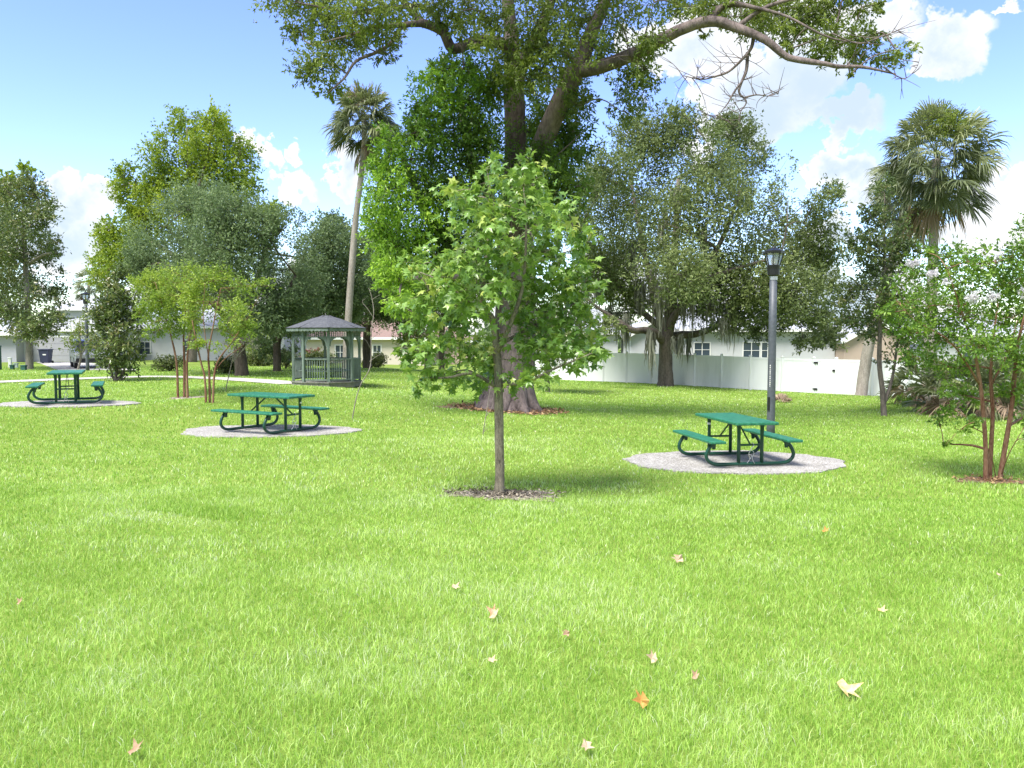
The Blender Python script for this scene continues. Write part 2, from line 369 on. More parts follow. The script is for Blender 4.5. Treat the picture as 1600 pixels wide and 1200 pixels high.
for (px, py, Y, rx, ry), c in zip(PADS, padc):
    keep &= ((gxx - c[0]) / rx) ** 2 + ((gyy - c[1]) / ry) ** 2 > .93 + .16 * vnoise(gxx, gyy, .22, 9)
rs = rng.random(len(gxx))
for (sx, sy, rx, ry) in SOIL:
    q = ((gxx - sx) / rx) ** 2 + ((gyy - sy) / ry) ** 2
    keep &= rs < np.clip((q - .15) * .9, .05, 1)
PL_ = smooth_path(path_pts, 8)
far_ = gyy > 28
dd = np.full(len(gxx), 9.)
idx = np.where(far_)[0]
dd[idx] = np.sqrt(((np.stack([gxx[idx], gyy[idx]], 1)[:, None] - PL_[None]) ** 2).sum(-1)).min(1)
keep &= dd > .92
gzc = P(511, 602, 32.2)
keep &= (gxx - gzc[0]) ** 2 + (gyy - gzc[1]) ** 2 > 1.33 ** 2
def inpoly(x, y, poly):
    r = np.zeros(len(x), bool); n = len(poly)
    for i in range(n):
        (x0, y0), (x1, y1) = poly[i], poly[(i + 1) % n]
        r ^= ((y0 > y) != (y1 > y)) & (x < (x1 - x0) * (y - y0) / (y1 - y0 + 1e-12) + x0)
    return r
keep &= ~inpoly(gxx, gyy, drive)
gxx, gyy, gh, gw = gxx[keep], gyy[keep], gh[keep], gw[keep]; n = len(gxx)
nA = vnoise(gxx, gyy, 2.6, 1); nB = vnoise(gxx, gyy, .55, 2); nC = vnoise(gxx, gyy, .17, 3); nD = vnoise(gxx, gyy, 6, 4)
h = (.034 + .036 * rng.random(n) ** 1.3) * (.65 + .35 * nA + .4 * nB) * gh
# the step in the turf left of the middle: uncut strip beyond a pale worn edge
e0, e1 = GP(222, 9.25), GP(345, 8.75)
tt = ((gxx - e0[0]) * (e1[0] - e0[0]) + (gyy - e0[1]) * (e1[1] - e0[1])) / ((e1[0] - e0[0]) ** 2 + (e1[1] - e0[1]) ** 2)
sdist = (gyy - e0[1]) - tt * (e1[1] - e0[1]); along = (tt > -.15) & (tt < 1.15)
tall = along & (sdist > 0) & (sdist < .55); worn = along & (sdist < 0) & (sdist > -.4)
h[tall] *= 1.3; h[worn] *= .8
for (sx, sy, rx, ry) in SOIL:
    q = ((gxx - sx) / rx) ** 2 + ((gyy - sy) / ry) ** 2; h *= np.clip(.35 + .35 * q, .4, 1)
v = .10 + .28 * nA * .8 + .26 * nB + .16 * nC + .18 * nD - .1 + rng.normal(0, .18, n)
dry = rng.random(n) < (.02 + .05 * (nB > .72)); v[dry] = rng.uniform(.85, 1, dry.sum())
v[tall] -= .16; v[worn] += .16; v = np.clip(v, 0, 1)
th = rng.uniform(0, 2 * PI, n); wd = .0018 * gw * rng.uniform(.7, 1.3, n)
lean = np.abs(rng.normal(0, .55, n)) + .12; la = rng.uniform(0, 2 * PI, n) + .8 * nD
B = np.stack([gxx, gyy, g(gxx, gyy) - .004], 1)
side = np.stack([np.cos(th), np.sin(th), np.zeros(n)], 1) * wd[:, None]
ld = np.stack([np.cos(la), np.sin(la), np.zeros(n)], 1)
mid = B + np.array([0, 0, 1]) * (h * .55)[:, None] + ld * (h * lean * .3)[:, None]
tip = B + np.array([0, 0, 1]) * (h * (1 - .22 * np.clip(lean, 0, 1.6)))[:, None] + ld * (h * lean)[:, None]
V = np.stack([B - side, B + side, mid + side * .8, mid - side * .8, tip], 1).reshape(-1, 3)
k = np.arange(n)[:, None] * 5
gr = mesh_np('grass', V, [k + np.array([[0, 1, 2, 3]]), k + np.array([[3, 2, 4]])], m_grass, attr=np.repeat(v, 5), smooth=True)
tag(gr, 'bright yellow-green mown grass covering the whole lawn', 'grass', kind='stuff')

# ------------------------------------------------------------------ foliage machinery
def leafshape(kind):
    if kind == 'diamond': return np.array([(0, 0, 0), (.45, .5, .10), (1, 0, -.08), (.45, -.5, .10)]), np.array([(0, 3, 2), (0, 2, 1)])
    if kind == 'oval': return np.array([(0, 0, 0), (.3, .42, .1), (.7, .4, .06), (1, 0, -.15), (.7, -.4, .06), (.3, -.42, .1)]), np.array([(0, 5, 4), (0, 4, 3), (0, 3, 2), (0, 2, 1)])
    if kind == 'star':
        V = [(.3, 0, 0.02)]; rad = [(0, .72), (36, .30), (66, .66), (100, .27), (130, .52), (180, .3), (230, .52), (260, .27), (294, .66), (324, .30)]
        for a, r in rad: V.append((.3 + r * math.cos(math.radians(a)), r * math.sin(math.radians(a)), -.32 * r * r))
        return np.array(V), np.array([(0, 1 + i, 1 + (i + 1) % 10) for i in range(10)])
def leaves(pos, d, nrm, L, Wd, kind):
    T, Fc = leafshape(kind); n = len(pos)
    d = d / (np.linalg.norm(d, axis=1)[:, None] + 1e-9); s = np.cross(nrm, d); s /= np.linalg.norm(s, axis=1)[:, None] + 1e-9; nn = np.cross(d, s)
    V = pos[:, None] + T[None, :, 0, None] * (d * L[:, None])[:, None] + T[None, :, 1, None] * (s * Wd[:, None])[:, None] + T[None, :, 2, None] * (nn * L[:, None])[:, None]
    k = len(T); Fa = (np.arange(n)[:, None, None] * k + Fc[None]).reshape(-1, 3)
    return V.reshape(-1, 3), Fa, k
def runit(n):
    u = rng.normal(size=(n, 3)); return u / np.linalg.norm(u, axis=1)[:, None]
def crown_leaves(clumps, n_leaves, L, ratio, kind='diamond', per=14, spray=.5, droop=0., upn=.7, tone=None, rad_pow=.42, vary=.16, spr_max=1.0, gap=None, shrink=1.0):
    """clumps: (centre, radii) in metres; leaves sit in twig-sized sprays through each clump"""
    w = np.array([r[0] * r[2] for _, r in clumps]) ** .92; w /= w.sum()
    PP, DD, NN, VV, tw = [], [], [], [], []
    for i, (c, r) in enumerate(clumps):
        ns = max(3, int(round(n_leaves * w[i] / per))); u = runit(ns); rr = rng.random(ns) ** rad_pow * (1 + .18 * rng.normal(size=ns).clip(-1, 2))
        rr *= np.where(rng.random(ns) < .14, rng.uniform(1.1, 1.45, ns), 1.0)       # shoots that stick out of the outline
        sc = c + u * rr[:, None] * r * shrink
        if gap:                                                                     # holes between the limbs' foliage
            kp = vnoise(sc[:, 0] + .35 * sc[:, 1], sc[:, 2] + .2 * sc[:, 1], gap[0], 77) * .65 + vnoise(sc[:, 0] - .3 * sc[:, 1], sc[:, 2], gap[0] * .45, 78) * .35 > gap[1]
            if kp.sum() > 2: sc, u = sc[kp], u[kp]; ns = len(sc)
        ax = u * .8 + runit(ns) * .6 + np.array([0, 0, .35 - droop]); ax /= np.linalg.norm(ax, axis=1)[:, None]
        sl = np.minimum(spray * float(np.mean(r)), spr_max) * rng.uniform(.6, 1.4, ns)
        tv = (tone[i] if tone is not None else 0) + rng.normal(0, vary * .6)
        sv = .5 + tv + rng.normal(0, vary, ns)
        tt = rng.uniform(-.35, 1, (ns, per)); off = runit(ns * per).reshape(ns, per, 3) * (sl * .34)[:, None, None]
        p = sc[:, None] + ax[:, None] * (tt * sl[:, None])[..., None] + off * (1.15 - .7 * np.clip(tt, 0, 1))[..., None]
        dd = ax[:, None] * .7 + runit(ns * per).reshape(ns, per, 3) + np.array([0, 0, -droop])
        nn = runit(ns * per).reshape(ns, per, 3) * .8 + np.array([0, 0, upn])
        PP.append(p.reshape(-1, 3)); DD.append(dd.reshape(-1, 3)); NN.append(nn.reshape(-1, 3)); VV.append((sv[:, None] + rng.normal(0, vary * .7, (ns, per))).ravel())
        tw.append((sc, ax * sl[:, None]))
    pos, d, nr, v = [np.concatenate(q) for q in (PP, DD, NN, VV)]
    s = rng.uniform(.7, 1.3, len(pos)); Ls = L * s
    V, Fa, k = leaves(pos, d, nr, Ls, Ls * ratio, kind)
    return V, Fa, np.repeat(np.clip(v, 0, 1), k), tw
def cl_world(lst, Y0, depth, seed=0):
    """(px,py,rx,ry[,dY]) pixel ellipses -> 3D clumps spread through the crown's depth"""
    r = np.random.default_rng(seed); out = []
    for i, q in enumerate(lst):
        dy = q[4] if len(q) > 4 else r.uniform(-1, 1) * depth
        Y = Y0 + dy; s = Y0 / F * (Y / Y0)
        out.append((P(q[0], q[1], Y), np.array([q[2] * s, .5 * (q[2] + q[3]) * s, q[3] * s])))
    return out
def limb(lst, Y0):
    """[(px,py,dY,r_px)...] -> smooth path with radius"""
    a = np.array([[*P(q[0], q[1], Y0 + q[2]), q[3] * (Y0 + q[2]) / F] for q in lst]); return smooth_path(a, 4)
def wood(mb, limbs, clumps=None, tw=None, n=9, rmin=.012, rfrac=.5, twig=.0, twr=.006, jit=.05, sides=5):
    nodes = []
    for L in limbs:
        mb.tube(L[:, :3], L[:, 3], n, jit=jit); nodes.append(L)
    nodes = np.vstack(nodes)
    if clumps:
        order = np.argsort([min(np.linalg.norm(nodes[:, :3] - c, axis=1)) for c, _ in clumps])
        for i in order:
            c, r = clumps[i]
            dv = nodes[:, :3] - c; dist = np.linalg.norm(dv, axis=1) + 1.1 * np.clip(dv[:, 2], 0, 99); j = int(np.argmin(dist)); a = nodes[j]
            Ln = np.linalg.norm(c - a[:3])
            if Ln < .05: continue
            r0 = max(rmin, min(a[3] * .75, .018 * Ln + .25 * rmin + rfrac * .03 * Ln)); r1 = max(rmin * .5, r0 * .4)
            mid_ = (a[:3] + c) / 2 + np.array([0, 0, .08 * Ln]) + rng.normal(0, .06 * Ln, 3)
            end = c + (c - a[:3]) / Ln * .35 * float(np.mean(r))
            pth = smooth_path(np.array([[*a[:3], r0], [*mid_, .7 * r0 + .3 * r1], [*c, r1], [*end, r1 * .5]]), 3)
            mb.tube(pth[:, :3], pth[:, 3], sides); nodes = np.vstack([nodes, pth[2:-2]])
            if tw is not None and twig > 0:
                sc, ax = tw[i]; m = max(1, int(len(sc) * twig))
                for q in range(min(m, len(sc))):
                    kk = np.argmin(np.linalg.norm(pth[:, :3] - sc[q], axis=1)); s_ = pth[kk]
                    mq = (s_[:3] + sc[q]) / 2 + rng.normal(0, .05 * np.linalg.norm(sc[q] - s_[:3]) + 1e-4, 3)
                    mb.tube([s_[:3], mq, sc[q], sc[q] + ax[q] * .6], [max(twr, s_[3] * .35), twr, twr * .8, twr * .4], 3, cap=False)
    return mb
def tree(name, label, cat, base, limbs, clumps, bark, leafm, n_leaves, L, ratio, kind='diamond', group=None, twig=.1, per=14, spray=.5, droop=0, rmin=.012, tone=None, jit=.05, n=9, rfrac=.5, vary=.16, trunk_name='trunk', extra=None, twr=.006, rad_pow=.42, spr_max=1., upn=.7, gap=None, shrink=1.):
    root = empty(name, base, 0, label, cat, group)
    V, Fa, v, tw = crown_leaves(clumps, n_leaves, L, ratio, kind, per, spray, droop, upn, tone, rad_pow, vary, spr_max, gap, shrink)
    mb = wood(MB(), limbs, clumps, tw, n=n, rmin=rmin, rfrac=rfrac, twig=twig, twr=twr, jit=jit)
    if extra: extra(mb)
    mb.build(trunk_name, bark, root, smooth=True, origin=base)
    mesh_np('crown', V, Fa, leafm, root, attr=v, origin=base)
    return root
B_grey = mat_bark('bark_grey', (.045, .038, .032), (.2, .17, .145), 2.5)
B_pale = mat_bark('bark_pale', (.11, .1, .085), (.36, .33, .28), 3)
B_dark = mat_bark('bark_dark', (.035, .028, .022), (.15, .125, .1), 3)
B_big = mat_bark('bark_furrowed', (.042, .033, .032), (.235, .187, .175), 2.2, 1, .08)
B_young = mat_bark('bark_young', (.04, .033, .024), (.33, .29, .215), 11, .8, .015)
B_red = mat_bark('bark_peeling', (.09, .02, .012), (.3, .19, .12), 5, .4, .006)
B_palm = mat_bark('bark_palm', (.16, .14, .115), (.36, .33, .29), 4, .6, .03)
B_twig = mat_bark('bark_twig', (.12, .10, .085), (.33, .30, .25), 8, .3, .005)
L_big = mat_leaf('leaf_upper', [(0, (0.063, 0.096, 0.023)), (.5, (0.132, 0.186, 0.037)), (1, (0.276, 0.348, 0.057))], .34, (0.322, 0.396, 0.046))
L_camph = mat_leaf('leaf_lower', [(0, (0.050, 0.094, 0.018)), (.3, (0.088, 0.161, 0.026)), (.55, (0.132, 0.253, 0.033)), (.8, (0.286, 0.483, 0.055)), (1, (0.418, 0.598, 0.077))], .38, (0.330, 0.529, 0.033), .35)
L_star = mat_leaf('leaf_star', [(0, (.085, .175, .035)), (.45, (.18, .32, .06)), (.85, (.30, .45, .11)), (1, (.44, .50, .12))], .38, (.36, .52, .06), .33, .6)
L_oak = mat_leaf('leaf_live_oak', [(0, (0.073, 0.102, 0.043)), (.5, (0.152, 0.203, 0.079)), (1, (0.281, 0.330, 0.128))], .32, (0.244, 0.305, 0.073), .55, .2)
L_oakg = mat_leaf('leaf_grey_oak', [(0, (0.075, 0.114, 0.055)), (.5, (0.149, 0.216, 0.098)), (1, (0.276, 0.348, 0.161))], .32, (0.230, 0.324, 0.103), .55, .2)
L_sweet = mat_leaf('leaf_yellow_green', [(0, (.085, .15, .018)), (.5, (.19, .30, .03)), (1, (.40, .47, .05))], .4, (.42, .52, .04))
L_magn = mat_leaf('leaf_glossy', [(0, (0.054, 0.088, 0.030)), (.5, (0.108, 0.163, 0.050)), (.85, (0.204, 0.250, 0.084)), (1, (0.240, 0.225, 0.096))], .2, (0.240, 0.288, 0.048), .32, .5)
L_crape = mat_leaf('leaf_crape', [(0, (0.081, 0.142, 0.027)), (.5, (0.189, 0.290, 0.047)), (1, (0.405, 0.499, 0.081))], .4, (0.405, 0.567, 0.041))
L_craper = mat_leaf('leaf_crape_deep', [(0, (0.051, 0.109, 0.022)), (.5, (0.123, 0.232, 0.036)), (1, (0.290, 0.435, 0.065))], .38, (0.319, 0.522, 0.043))
L_hedge = mat_leaf('leaf_hedge', [(0, (0.041, 0.068, 0.024)), (.5, (0.095, 0.128, 0.041)), (1, (0.203, 0.230, 0.068))], .2, (0.203, 0.270, 0.041))
L_light = mat_leaf('leaf_pale', [(0, (0.120, 0.180, 0.036)), (.5, (0.240, 0.324, 0.060)), (1, (0.432, 0.504, 0.120))], .4, (0.420, 0.504, 0.072))
L_redl = mat_leaf('leaf_red', [(0, (0.108, 0.018, 0.018)), (1, (0.315, 0.063, 0.045))], .3, (0.360, 0.045, 0.036))
L_palm = mat_leaf('frond', [(0, (.06, .08, .04)), (.5, (.135, .165, .08)), (1, (.32, .35, .15))], .25, (.28, .33, .1), .4)
L_dead = mat_leaf('frond_dead', [(0, (0.130, 0.091, 0.065)), (.5, (0.286, 0.208, 0.143)), (1, (0.546, 0.442, 0.312))], .2, (0.390, 0.260, 0.130), .8)
L_moss = mat_leaf('moss', [(0, (0.091, 0.098, 0.072)), (.5, (0.182, 0.189, 0.143)), (1, (0.312, 0.312, 0.247))], .25, (0.260, 0.260, 0.182), .9)
L_flower = mat_leaf('blossom', [(0, (.55, .53, .55)), (1, (.85, .83, .85))], .4, (.85, .8, .85), .8)

# ---------------- the giant tree in the middle
Y0 = 24.
base = P(790, 640, Y0)
trunk = limb([(790, 655, 0, 62), (790, 636, 0, 50), (792, 622, 0, 42), (796, 606, 0, 37), (800, 580, 0, 35), (804, 520, 0, 33), (806, 420, 0, 30), (806, 320, 0, 24), (806, 230, 0, 17), (803, 150, 0, 16), (799, 60, 0, 11), (793, 0, 0, 9), (785, -90, .5, 6), (775, -170, 1, 3)], Y0)
lims = [trunk,
  limb([(806, 330, 0, 20), (832, 262, -.6, 17), (862, 190, -1.2, 15.5), (890, 130, -1.6, 14.5), (905, 100, -1.8, 13), (924, 52, -1.6, 11), (950, -10, -1.2, 8), (985, -100, -.5, 4)], Y0),
  limb([(898, 112, -1.7, 11), (940, 104, -2.2, 10.5), (1000, 80, -3, 10), (1060, 48, -3.6, 8.6), (1110, 33, -4, 8.2), (1150, 43, -4.2, 7), (1195, 62, -4.5, 6), (1225, 86, -4.6, 5.2), (1245, 93, -4.7, 4.8), (1290, 100, -5, 3.6), (1310, 104, -5, 3), (1350, 105, -5.2, 2.4), (1400, 116, -5.4, 1)], Y0),
  limb([(1108, 34, -4, 6), (1122, 16, -4, 5), (1142, 6, -4.1, 4.5), (1180, 12, -4.4, 3), (1230, 26, -4.6, 2), (1300, 60, -5, 1.3), (1380, 70, -5.2, .7)], Y0),
  limb([(1150, 43, -4.2, 4), (1200, 10, -4.4, 3), (1270, -6, -4.8, 2.2), (1340, 0, -5, 1)], Y0),
  limb([(805, 75, 0, 10), (770, 64, -.6, 9), (740, 66, -1, 8.5), (714, 76, -1.3, 8), (703, 72, -1.4, 8), (692, 50, -1.5, 7.5), (664, 37, -1.8, 6.5), (640, 38, -2, 4.5), (590, 43, -2.4, 3.5), (550, 55, -2.8, 2.3), (490, 70, -3, 1)], Y0),
  limb([(664, 38, -1.8, 5.5), (645, 20, -1.7, 5), (628, -4, -1.6, 4.4), (610, -40, -1.5, 3)], Y0),
  limb([(640, 38, -2, 3.6), (624, 46, -2.1, 3.4), (610, 68, -2.2, 3), (588, 82, -2.5, 2.6), (556, 96, -2.8, 2.2), (538, 122, -3, 1.8), (512, 146, -3.2, 1)], Y0),
  limb([(700, 60, -1.4, 4), (660, 10, -1.6, 3.5), (560, 20, -2.4, 2.4), (470, 5, -3, 1.2)], Y0),
  limb([(803, 140, 0, 11), (818, 96, -.5, 10), (845, 44, -.9, 9), (862, -5, -1, 7.5), (880, -90, -1, 4)], Y0),
  limb([(804, 420, 0, 16), (770, 330, .2, 11), (735, 240, .4, 7), (720, 150, .2, 5), (722, 105, 0, 2.5)], Y0),
  limb([(800, 470, 0, 16), (730, 410, -.6, 11), (670, 340, -.6, 8), (640, 270, -.8, 5), (620, 230, -.8, 2.5)], Y0),
  limb([(800, 480, 0, 10), (735, 440, -1.4, 7), (680, 430, -2, 5), (630, 440, -2.2, 3)], Y0),
  limb([(806, 400, 0, 12), (850, 330, .6, 9), (880, 260, .6, 6), (900, 190, .5, 3)], Y0)]
up = [(455, 8, 38, 20), (500, 12, 50, 26), (560, 20, 55, 26), (520, 50, 45, 22), (500, 92, 38, 26), (480, 112, 22, 18), (550, 72, 36, 18), (592, 50, 40, 20), (520, 138, 22, 16), (610, 10, 45, 20), (598, 84, 18, 12), (470, 50, 22, 15),
      (680, 10, 40, 16), (740, 15, 40, 20), (722, 45, 22, 14), (770, 30, 30, 28), (760, 66, 22, 16), (800, 85, 40, 32), (832, 30, 38, 36), (862, 76, 42, 36), (790, 122, 34, 24), (836, 116, 44, 30), (700, 30, 22, 14),
      (900, 36, 42, 42), (882, 112, 38, 30), (932, 66, 36, 36), (905, 165, 24, 22), (962, 26, 46, 38), (966, 88, 40, 32), (992, 140, 30, 36), (968, 172, 26, 20), (1012, 56, 30, 30), (1020, 10, 46, 24), (1008, 110, 22, 26), (985, 180, 18, 10),
      (1066, 10, 44, 20), (1112, 8, 40, 16), (1155, 4, 44, 16), (1160, 26, 40, 14), (1190, 36, 46, 20), (1216, 16, 48, 22), (1232, 58, 26, 16), (1262, 30, 46, 24), (1300, 52, 38, 20), (1318, 84, 32, 14), (1290, 12, 44, 20), (1352, 60, 34, 18), (1366, 94, 34, 12), (1394, 78, 34, 16), (1412, 102, 18, 10), (1345, 14, 30, 12), (1282, 82, 26, 12), (1100, 52, 10, 6), (1372, 8, 16, 8), (1232, 76, 10, 10), (1328, 116, 5, 6)]
off = [(480, -50, 90, 40), (620, -50, 110, 40), (760, -70, 100, 60), (900, -70, 110, 60), (1040, -50, 100, 40), (1200, -50, 110, 40), (1330, -40, 60, 25), (700, -160, 120, 60), (850, -180, 130, 70), (1000, -150, 110, 60)]
low = [(722, 110, 34, 24), (676, 150, 34, 32), (732, 160, 46, 38), (770, 132, 24, 32), (660, 202, 30, 32), (710, 215, 46, 38), (758, 220, 36, 42), (612, 232, 24, 28), (640, 258, 38, 36), (604, 296, 30, 40), (652, 318, 42, 42), (700, 290, 46, 46), (748, 300, 40, 46), (592, 348, 22, 38), (630, 386, 42, 38), (680, 388, 42, 42), (612, 430, 28, 28), (650, 448, 38, 28), (724, 370, 38, 38), (590, 262, 16, 24), (628, 478, 22, 18), (700, 440, 34, 30), (655, 190, 18, 20), (690, 110, 22, 20),
       (862, 200, 38, 36), (890, 240, 32, 36), (850, 258, 38, 36), (880, 286, 38, 36), (906, 210, 20, 26), (868, 328, 34, 32), (846, 152, 22, 24, 2.0), (900, 160, 24, 20), (824, 300, 34, 36), (836, 215, 18, 28, 2.0)]
upc = cl_world(up, Y0 - 2.4, 1.6, 1) + cl_world(off, Y0 - 1, 3, 2)
lowc = cl_world(low[:24], Y0 - 1.6, 1.2, 3) + cl_world(low[24:], Y0 - 1.2, 1.3, 5)
root = empty('giant_tree', base, 0, 'giant tree with flared base, thick forking limbs and a canopy spreading across the top', 'tree')
V, Fa, v, tw1 = crown_leaves(upc, 98000, .115, .4, 'diamond', 14, .5, .35, .6, None, .5, .17, .55, (1.1, .31))
mesh_np('crown', V, Fa, L_big, root, attr=v, origin=base)
tone = [(.22 if q[0] < 655 and q[1] < 480 else (.1 if q[1] < 175 and q[0] < 760 else -.2)) - (.15 if q[0] > 800 else 0) for q in low]  # young growth bright at left and top; dark rest mixes old leaves with painted shade
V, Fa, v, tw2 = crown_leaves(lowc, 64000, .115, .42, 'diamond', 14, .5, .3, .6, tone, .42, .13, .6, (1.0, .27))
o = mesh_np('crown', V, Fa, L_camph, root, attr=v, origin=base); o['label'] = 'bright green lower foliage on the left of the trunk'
mb = wood(MB(), lims, upc + lowc, tw1 + tw2, n=14, rmin=.022, twig=.12, twr=.009, jit=.05)
for a in range(9):      # root flare
    an = a * 2 * PI / 9 + .3; ln = rng.uniform(.78, 1.02)
    pr = np.array([[base[0] + .1 + math.cos(an) * q * ln, base[1] + math.sin(an) * q * ln, base[2] + z] for q, z in ((.35, .95), (.52, .5), (.72, .2), (.95, .03), (1.2, -.12))])
    mb.tube(pr, [.34, .30, .23, .15, .06], 9, jit=.1)
# bare hanging branches under the right limb
def dead_twigs(mb, path, Y, r, n_sub, ln, seed):
    rr = np.random.default_rng(seed); L = limb([(x, y, Y - Y0, r * (1 - .85 * i / (len(path) - 1))) for i, (x, y) in enumerate(path)], Y0)
    mb.tube(L[:, :3], L[:, 3], 5)
    for q in range(n_sub):
        j = rr.integers(len(L) // 4, len(L)); d = np.array([rr.normal(0, 1), rr.normal(0, .5), rr.normal(.35, .8)]); d /= np.linalg.norm(d)
        p = L[j, :3]; l = ln * rr.uniform(.4, 1.2); c_ = rr.normal(0, .25, 3)
        pp = [p + d * l * t_ + c_ * l * t_ * t_ for t_ in np.linspace(0, 1, 5)]
        mb.tube(pp, np.linspace(.013, .004, 5), 3, cap=False)
        if rr.random() < .7:
            d2 = d + rr.normal(0, .6, 3); mb.tube([pp[2], pp[2] + d2 * l * .25, pp[2] + d2 * l * .5 + np.array([0, 0, .05])], [.008, .006, .003], 3, cap=False)
Yd = Y0 - 4.2
dead_twigs(mb, [(1178, 52), (1174, 74), (1160, 92), (1138, 112), (1115, 120), (1095, 124), (1066, 118)], Yd, 3.2, 22, .75, 1)
dead_twigs(mb, [(1168, 84), (1166, 110), (1158, 130), (1155, 145), (1166, 158), (1160, 170), (1152, 176)], Yd + .1, 3, 14, .6, 2)
dead_twigs(mb, [(1160, 126), (1146, 145), (1138, 160), (1126, 175), (1116, 184)], Yd - .1, 1.8, 10, .45, 3)
dead_twigs(mb, [(1164, 152), (1182, 148), (1200, 150), (1216, 146)], Yd, 1.6, 12, .5, 4)
dead_twigs(mb, [(1380, 104), (1400, 118), (1416, 122), (1432, 106), (1438, 88)], Y0 - 5.4, 1.3, 10, .33, 5)
dead_twigs(mb, [(1300, 52), (1340, 68), (1370, 60), (1400, 50), (1424, 60)], Y0 - 5.2, 1.3, 12, .6, 6)
mb.build('trunk', B_big, root, smooth=True, origin=base)

# ---------------- young star-leaved tree in front
Y0 = 11.; base = P(780, 773, Y0)
st = [(762, 272, 26, 30), (818, 288, 28, 34), (722, 314, 32, 28), (702, 300, 14, 16), (780, 330, 48, 38), (850, 348, 34, 36), (890, 338, 20, 32), (742, 380, 46, 36), (800, 392, 56, 42), (868, 402, 42, 36), (914, 380, 14, 26), (692, 412, 26, 26), (655, 418, 18, 24), (682, 450, 42, 32), (742, 448, 46, 36), (830, 458, 56, 36), (892, 450, 32, 32), (652, 490, 24, 28), (702, 508, 42, 30), (850, 516, 46, 32), (908, 500, 28, 36), (666, 545, 32, 28), (722, 556, 46, 26), (802, 562, 46, 28), (870, 558, 46, 22), (926, 550, 20, 18), (662, 592, 22, 16), (700, 584, 28, 16), (778, 594, 36, 18), (830, 588, 28, 13), (790, 432, 40, 26), (935, 545, 10, 14), (648, 602, 9, 12), (920, 430, 16, 26), (762, 250, 12, 12), (810, 262, 10, 12)]
stc = cl_world(st, Y0, .8, 11)
tr_ = limb([(781, 779, 0, 11), (780, 768, 0, 8.5), (781, 740, 0, 7.4), (780, 680, .02, 7.2), (779, 610, 0, 6.8), (777, 560, .02, 6.2), (770, 500, 0, 5.4), (752, 480, 0, 4.4), (757, 430, 0, 3.6), (764, 350, 0, 2.4), (763, 270, 0, 1)], Y0)
stl = [tr_, limb([(777, 550, 0, 4), (800, 500, -.1, 3.4), (818, 440, -.1, 2.6), (822, 350, -.1, 1.6), (818, 290, -.1, .8)], Y0),
       limb([(779, 608, 0, 3), (740, 584, -.2, 2.4), (700, 590, -.4, 1.8), (664, 590, -.4, 1)], Y0), limb([(779, 600, 0, 3), (820, 598, -.2, 2.4), (862, 578, -.3, 1.8), (925, 552, -.3, 1)], Y0),
       limb([(772, 505, 0, 3), (730, 470, -.3, 2.2), (690, 440, -.4, 1.4), (655, 425, -.4, .7)], Y0), limb([(779, 560, 0, 3), (740, 545, .4, 2.2), (690, 520, .6, 1.4)], Y0), limb([(778, 540, 0, 3), (850, 500, .3, 2.2), (905, 470, .4, 1.3)], Y0)]
tree('young_tree', 'young tree with star-shaped bright green leaves and slim straight trunk, alone in mid lawn', 'tree', base, stl, stc, B_young, L_star, 6000, .105, 1.0, 'star', gap=(.55, .33), twig=.7, per=7, spray=.75, droop=.45, rmin=.008, twr=.0035, spr_max=.32, upn=1.0, n=12, vary=.2, rad_pow=.5, jit=.03)

# ---------------- live oak with moss by the fence
Y0 = 46.; base = P(1040, 603, Y0)
ok = [(990, 215, 30, 26), (1060, 198, 34, 26), (1030, 235, 45, 33), (1100, 214, 28, 24), (1150, 212, 38, 26), (1166, 250, 34, 28), (1110, 260, 45, 33), (960, 268, 38, 33), (1030, 290, 55, 38), (1180, 300, 38, 33), (1120, 320, 58, 42), (912, 288, 30, 28), (950, 330, 45, 42), (1040, 350, 58, 42), (1000, 400, 58, 42), (1190, 350, 44, 33), (1230, 322, 33, 28), (1278, 310, 33, 22), (1302, 300, 12, 14), (1270, 360, 38, 28), (1290, 400, 28, 23), (1240, 400, 42, 33), (1130, 400, 66, 42), (1060, 430, 58, 38), (1180, 440, 48, 38), (940, 400, 38, 33), (930, 440, 36, 33), (980, 460, 46, 33), (1100, 468, 58, 33), (1240, 450, 44, 33), (1290, 440, 28, 28), (1250, 500, 38, 33), (1210, 490, 38, 28), (1290, 508, 24, 20), (948, 490, 28, 20), (1150, 490, 38, 26), (1256, 532, 24, 12), (902, 345, 24, 38), (1185, 520, 28, 14), (1300, 532, 20, 12), (955, 510, 22, 10), (1060, 178, 14, 10), (1000, 192, 12, 10), (1135, 192, 14, 10)]
okc = cl_world(ok, Y0, 4.5, 21)
